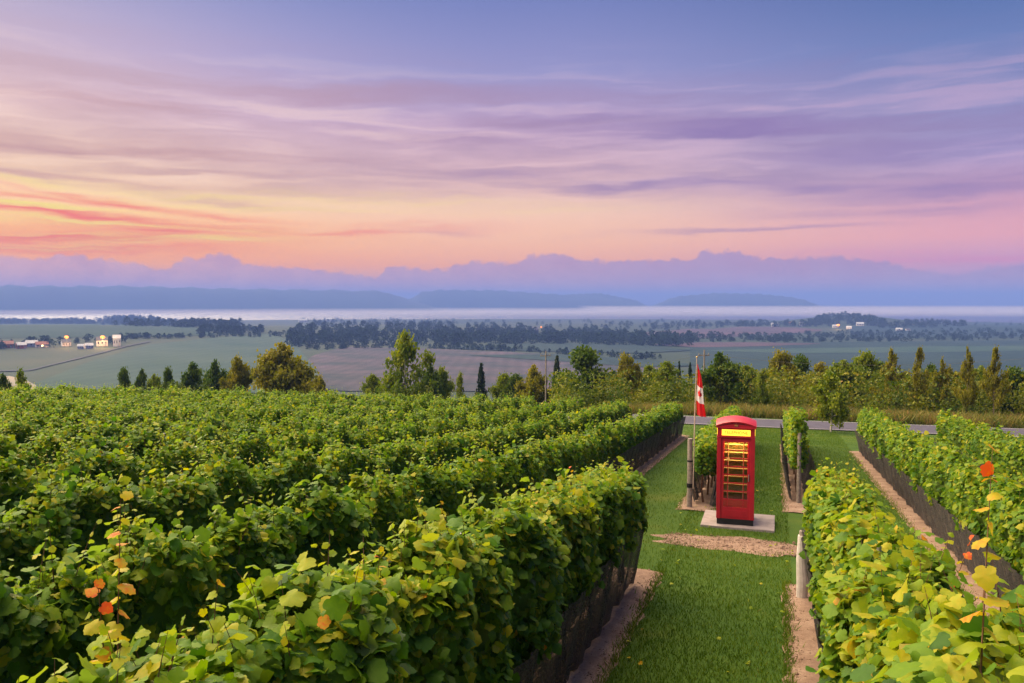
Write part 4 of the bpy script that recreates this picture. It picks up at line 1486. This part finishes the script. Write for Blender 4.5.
# ------------------------------------------------------------------ flag post, pole, flag
pf = W(19.75, -1.98)
root = thing('wooden_post', 'grey wooden post at the end of the short row, carrying the flag pole', 'post', pf, -TH)
MB().tube([(0, 0, -.2), (.004, 0, .8), (0, 0, 1.72)], [.068, .064, .060], 12).build('shaft', WOOD, root, smooth=False)
MB().tube([(0, 0, .52), (0, 0, .62)], .074, 12).build('band', BLACKPL, root)
MB().tube([(0, -.0, 1.15), (0, -.0, 1.19)], .070, 12).build('band', BLACKPL, root)
fp = W(19.72, -1.86)
root = thing('flag_pole', 'thin pale flag pole strapped to the grey wooden post', 'flag pole', fp, -TH)
MB().tube([(-.03, -.02, .5), (-.01, 0, 2.4), (.02, 0, 3.70)], [.014, .013, .010], 8).build('shaft', simple('pale_pole', (.55, .42, .34, 1), .6), root)
mb = MB()
bmesh.ops.create_icosphere(mb.bm, subdivisions=2, radius=.024, matrix=Matrix.Translation((.02, 0, 3.71)))
mb.build('finial', simple('brass', (.6, .42, .16, 1), .3, .9), root)

# cloth: hangs limp, widening downwards; u across (0 at pole), v down
FLAGM, t, b = mat('flag_cloth')
at = t.new('ShaderNodeAttribute', attribute_name='hue')
t.l.new(t.ramp(at.outputs['Fac'], [(0, (.62, .012, .016, 1)), (.5, (.78, .74, .74, 1))], 'CONSTANT'), b.inputs['Base Color'])
b.inputs['Roughness'].default_value = .75
trn = t.new('ShaderNodeBsdfTranslucent')
t.l.new(t.ramp(at.outputs['Fac'], [(0, (.70, .016, .018, 1)), (.5, (.8, .76, .76, 1))], 'CONSTANT'), trn.inputs[0])
mx = t.new('ShaderNodeMixShader')
mx.inputs[0].default_value = .35
t.l.new(b.outputs[0], mx.inputs[1])
t.l.new(trn.outputs[0], mx.inputs[2])
t.l.new(mx.outputs[0], t.n['Material Output'].inputs[0])


def drape(a, v):
    """a across 0..1, v down 0..1 -> local point"""
    wdt = .05 + .17 * v ** .8
    z = 3.56 - 1.26 * v - .10 * a * (1 - v) - .05 * a
    x = .03 + a * wdt + .012 * math.sin(v * 7)
    y = .045 * math.sin(a * 7.5 + v * 1.5) * (.4 + v) + .02 * math.sin(v * 6 + a * 3)
    return Vector((x, y, z))


na, nv_ = 16, 60
verts = [drape(i / na, j / nv_) for j in range(nv_ + 1) for i in range(na + 1)]
fcs, hues = [], []
# stripe of every face is decided by the fold of the cloth: duplicate vertices at the colour seams
V2, H2 = [], []
for j in range(nv_):
    for i in range(na):
        a, v = (i + .5) / na, (j + .5) / nv_
        white = .42 - .02 * a < v < .72 + .015 * a
        k = len(V2)
        for (ii, jj) in ((i, j), (i + 1, j), (i + 1, j + 1), (i, j + 1)):
            V2.append(verts[jj * (na + 1) + ii])
            H2.append(1.0 if white else 0.0)
        fcs.append((k, k + 1, k + 2, k + 3))
flag = link('flag', mesh_np('flag', [tuple(v) for v in V2], [np.array(fcs)], FLAGM, {'hue': H2}, smooth=True), None, fp, -TH)
tag(flag, 'limp red and white flag with a red maple leaf, hanging on its pole', 'flag')
half = [(0, 1.0), (.13, .74), (.30, .84), (.24, .40), (.42, .58), (.48, .46), (.72, .50), (.64, .28), (.78, .18), (.40, -.12), (.44, -.28), (.05, -.20), (.06, -.62)]
poly = half + [(-x, y) for x, y in half[::-1][:-1]]
for sd in (-1, 1):
    bm = bmesh.new()
    vs = [bm.verts.new((x, y, 0)) for x, y in poly]
    fc = bm.faces.new(vs)
    bmesh.ops.triangulate(bm, faces=[fc])
    bmesh.ops.subdivide_edges(bm, edges=bm.edges[:], cuts=2, use_grid_fill=True)
    for v in bm.verts:
        a, vv = .50 + v.co.x * .42, .57 - v.co.y * .115
        q = drape(min(max(a, 0), 1), vv)
        q2 = drape(min(max(a + .01, 0), 1), vv) - q
        nrm = Vector((q2.y, -q2.x, 0)).normalized()
        v.co = q + nrm * .004 * (1 if sd < 0 else -1)
    me = bpy.data.meshes.new('maple_leaf')
    bm.to_mesh(me)
    bm.free()
    me.materials.append(simple('flag_red', (.62, .012, .016, 1), .75, var=.05))
    link('maple_leaf', me, flag)

# white wrapped post at the end of the bright row
pp = W(12.9, .42)
root = thing('end_post', 'white wrapped end post of the bright row by the dirt patch', 'post', pp, -TH)
MB().tube([(0, 0, -.1), (.01, 0, .3), (-.01, 0, .75), (0, 0, 1.05)], [.06, .06, .055, .05], 12).build('shaft', WOOD, root)
MB().tube([(0, 0, -.02), (.012, .0, .25), (-.012, 0, .6), (0, 0, .98)], [.080, .092, .078, .07], 12).build('wrapping', PALE, root)

# ------------------------------------------------------------------ telephone box
pb = W(18.2, -.83, 0)
zslab = .10
CONC = simple('concrete', (.30, .25, .25, 1), .9, var=.15, scale=6, bump=.3)
sl = MB().box((0, 0, zslab / 2 - .1), (1.54, 1.30, zslab + .2), .015).build('concrete_slab', CONC, None, W(18.28, -.76, .0), rotz=-TH)
tag(sl, 'pale concrete slab under the red phone box', 'slab')


def red_paint():
    m, t, b = mat('red_gloss_paint')
    co = t.new('ShaderNodeTexCoord').outputs['Object']
    t.l.new(t.ramp(t.noise(co, 5, 5, .6), [(.3, (.36, .005, .020, 1)), (.7, (.46, .009, .026, 1))]), b.inputs['Base Color'])
    b.inputs['Roughness'].default_value = .46
    b.inputs['Coat Weight'].default_value = .10
    bn = t.new('ShaderNodeBump')
    bn.inputs['Strength'].default_value = .08
    t.l.new(t.noise(co, 60, 3), bn.inputs['Height'])
    t.l.new(bn.outputs[0], b.inputs['Normal'])
    return m


RED = red_paint()
GLASS, t, b = mat('window_glass')
gl = t.new('ShaderNodeBsdfGlossy')
gl.inputs['Roughness'].default_value = .03
tp = t.new('ShaderNodeBsdfTransparent')
tp.inputs[0].default_value = (.93, .95, .93, 1)
lw = t.new('ShaderNodeFresnel')
lw.inputs[0].default_value = 1.5
mx = t.new('ShaderNodeMixShader')
t.l.new(lw.outputs[0], mx.inputs[0])
t.l.new(tp.outputs[0], mx.inputs[1])
t.l.new(gl.outputs[0], mx.inputs[2])
t.l.new(mx.outputs[0], t.n['Material Output'].inputs[0])
SIGN = emit('lit_opal_sign', (1.0, .58, .04, 1), .75)
LETTER = simple('sign_lettering', (.05, .02, .01, 1), .6)
GOLD = simple('gilded', (.60, .30, .10, 1), .4, .6)
INNER = simple('lamplit_interior', (.55, .46, .30, 1), .6, var=.08)

box = thing('phone_box', 'red telephone box with lit sign and glowing interior on a concrete slab', 'phone box', (*pb[:2], pb[2] + zslab), -rad(15.8))
box.scale = (.89, .89, .945)
H = .445                                             # half width
MB().box((0, 0, .065), (.86, .86, .13), .012).build('plinth', BLACKPL, box)
# corner posts
for sx in (-1, 1):
    for sy in (-1, 1):
        MB().box((sx * (H - .05), sy * (H - .05), .13 + .94), (.10, .10, 1.88), .012).build('corner_post', RED, box)
# fascia band
fb = MB()
fb.box((0, 0, 2.015), (.80, .80, .10), .006)
fb.box((0, 0, 2.13), (.875, .875, .21), .01)
fb.box((0, 0, 2.247), (.94, .94, .03), .010)
fb.box((0, 0, 2.027), (.90, .90, .02), .006)
fb.build('fascia', RED, box)
# roof: shallow dome whose four edges are segmental arches
N = 24
rb = bmesh.new()
half_w = .475


def zroof(x, y):
    q = (1 - (x / half_w) ** 2) * .100 + (1 - (y / half_w) ** 2) * .070
    return 2.262 + q


grid = [[rb.verts.new((-half_w + 2 * half_w * i / N, -half_w + 2 * half_w * j / N, 0)) for i in range(N + 1)] for j in range(N + 1)]
for row in grid:
    for v in row:
        v.co.z = zroof(v.co.x, v.co.y) + .028
for j in range(N):
    for i in range(N):
        rb.faces.new((grid[j][i], grid[j][i + 1], grid[j + 1][i + 1], grid[j + 1][i]))
ext = bmesh.ops.extrude_face_region(rb, geom=rb.faces[:])
for e in ext['geom']:
    if isinstance(e, bmesh.types.BMVert):
        e.co.z -= .034
        e.co.x *= .985
        e.co.y *= .985
bmesh.ops.recalc_face_normals(rb, faces=rb.faces)
me = bpy.data.meshes.new('roof')
rb.to_mesh(me)
rb.free()
me.materials.append(RED)
for p_ in me.polygons:
    p_.use_smooth = False
roof = link('roof', me, box)
# tympanum under each arch + crown emblem
arc = [(x, zroof(x, half_w) * 0 + 2.262 + (1 - (x / half_w) ** 2) * .070) for x in np.linspace(-.44, .44, 21)]
for k in range(4):
    ty = MB().prism([(-.44, 2.262)] + [(x, max(z, 2.263)) for x, z in arc] + [(.44, 2.262)], -.455, -.425).build('pediment', RED, box, rotz=k * math.pi / 2)
    em = MB()
    em.box((0, -.462, 2.290), (.075, .012, .014))
    em.prism([(-.036, 2.297), (-.046, 2.322), (-.022, 2.312), (-.012, 2.334), (0, 2.316), (.012, 2.334), (.022, 2.312), (.046, 2.322), (.036, 2.297)], -.467, -.457)
    em.box((0, -.462, 2.336), (.008, .01, .02))
    em.build('crown_emblem', GOLD, ty)
    # lit sign with lettering
    sg = MB().box((0, -.441, 2.132), (.67, .014, .138), .003).build('sign', SIGN, box, rotz=k * math.pi / 2)
    cu = bpy.data.curves.new('lettering', 'FONT')
    cu.body = 'TELEPHONE'
    cu.size = .098
    cu.align_x = 'CENTER'
    cu.align_y = 'CENTER'
    cu.extrude = .002
    cu.space_character = 1.05
    to = bpy.data.objects.new('tmp', cu)
    COL.objects.link(to)
    bpy.context.view_layer.update()
    tm = bpy.data.meshes.new_from_object(to.evaluated_get(bpy.context.evaluated_depsgraph_get()))
    bpy.data.objects.remove(to)
    tm.materials.append(LETTER)
    lt = link('lettering', tm, sg, (0, -.451, 2.132))
    lt.rotation_euler = (math.pi / 2, 0, 0)
    # window wall: kick panel, stiles, glazing bars, panes
    nm = 'door' if k == 0 else 'side_panel'
    wl = MB()
    y = -.405
    w0 = .69
    wl.box((0, y, .13 + .13), (w0, .04, .26), .004)
    wl.box((0, y - .022, .255), (w0 - .16, .012, .15), .004)
    wl.box((0, y, 1.945), (w0, .04, .05), .003)
    for sx in (-1, 1):
        wl.box((sx * (w0 / 2 - .03), y, 1.155), (.06, .04, 1.53), .003)
    dr = wl.build(nm, RED, box, rotz=k * math.pi / 2)
    gb = MB()
    z0, z1 = .39, 1.92
    for i in range(9):
        z = z0 + (z1 - z0) * i / 8
        gb.box((0, y - .001, z), (w0 - .12, .030, .022))
    for sx in (-1, 1):
        gb.box((sx * .185, y - .004, (z0 + z1) / 2), (.018, .034, z1 - z0))
    gb.build('glazing_bars', RED if k == 0 else INNER, dr)  # cream instead of red puts the lamp glow into the bars' colour
    MB().box((0, y + .006, (z0 + z1) / 2), (w0 - .12, .005, z1 - z0)).build('glass', GLASS, dr)
    if k == 2:
        MB().box((0, y - .020, (z0 + z1) / 2), (w0 - .11, .008, z1 - z0)).build('back_glow_board', simple('tan_board', (.30, .21, .09, 1), .7), dr)  # tan board added behind the bars so the panes glow amber
    if k == 0:
        MB().box((.305, y - .035, 1.10), (.022, .03, .16), .006).build('handle', STEEL, dr)
        MB().box((-.18, y - .026, 1.52), (.07, .008, .06)).build('notice', simple('notice_card', (.75, .45, .15, 1), .6), dr)
# inside
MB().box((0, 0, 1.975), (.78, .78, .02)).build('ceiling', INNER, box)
MB().box((0, 0, .14), (.78, .78, .02)).build('floor_plate', simple('floor_plate', (.10, .09, .08, 1), .8), box)
mb = MB()
mb.box((0, 0, 1.945), (.44, .44, .03), .008)
mb.build('light_fitting', emit('warm_fitting', (1.0, .56, .12, 1), 27.0), box)
# ------------------------------------------------------------------ haze: the evening air over the valley
HZ, t, b = mat('evening_haze')
t.n.remove(b)
pv = t.new('ShaderNodeVolumePrincipled')
pv.inputs['Color'].default_value = (.175, .285, .74, 1)
pv.inputs['Density'].default_value = 2.5e-4
pv.inputs['Anisotropy'].default_value = 0.0
t.l.new(pv.outputs[0], t.n['Material Output'].inputs['Volume'])
z0, z1 = -106.0, 108.0
hz = MB().box((0, 7300, (z0 + z1) / 2), (31000, 15200, z1 - z0)).build('haze', HZ)
tag(hz, 'blue evening haze filling the valley', 'haze', kind='stuff')

MIST, t, b = mat('sea_mist')
t.n.remove(b)
pv = t.new('ShaderNodeVolumePrincipled')
pv.inputs['Color'].default_value = (.98, .90, .92, 1)
pv.inputs['Density'].default_value = 7.0e-4
t.l.new(pv.outputs[0], t.n['Material Output'].inputs['Volume'])
ms = MB().box((-1200, 4900, -67.5), (10500, 2300, 23)).build('mist', MIST)
tag(ms, 'low pale mist lying on the water of the bay', 'mist', kind='stuff')
ms = MB().box((3200, 5400, -55), (5400, 1700, 26)).build('mist', MIST)
tag(ms, 'thicker bank of mist over the bay to the right', 'mist', kind='stuff')
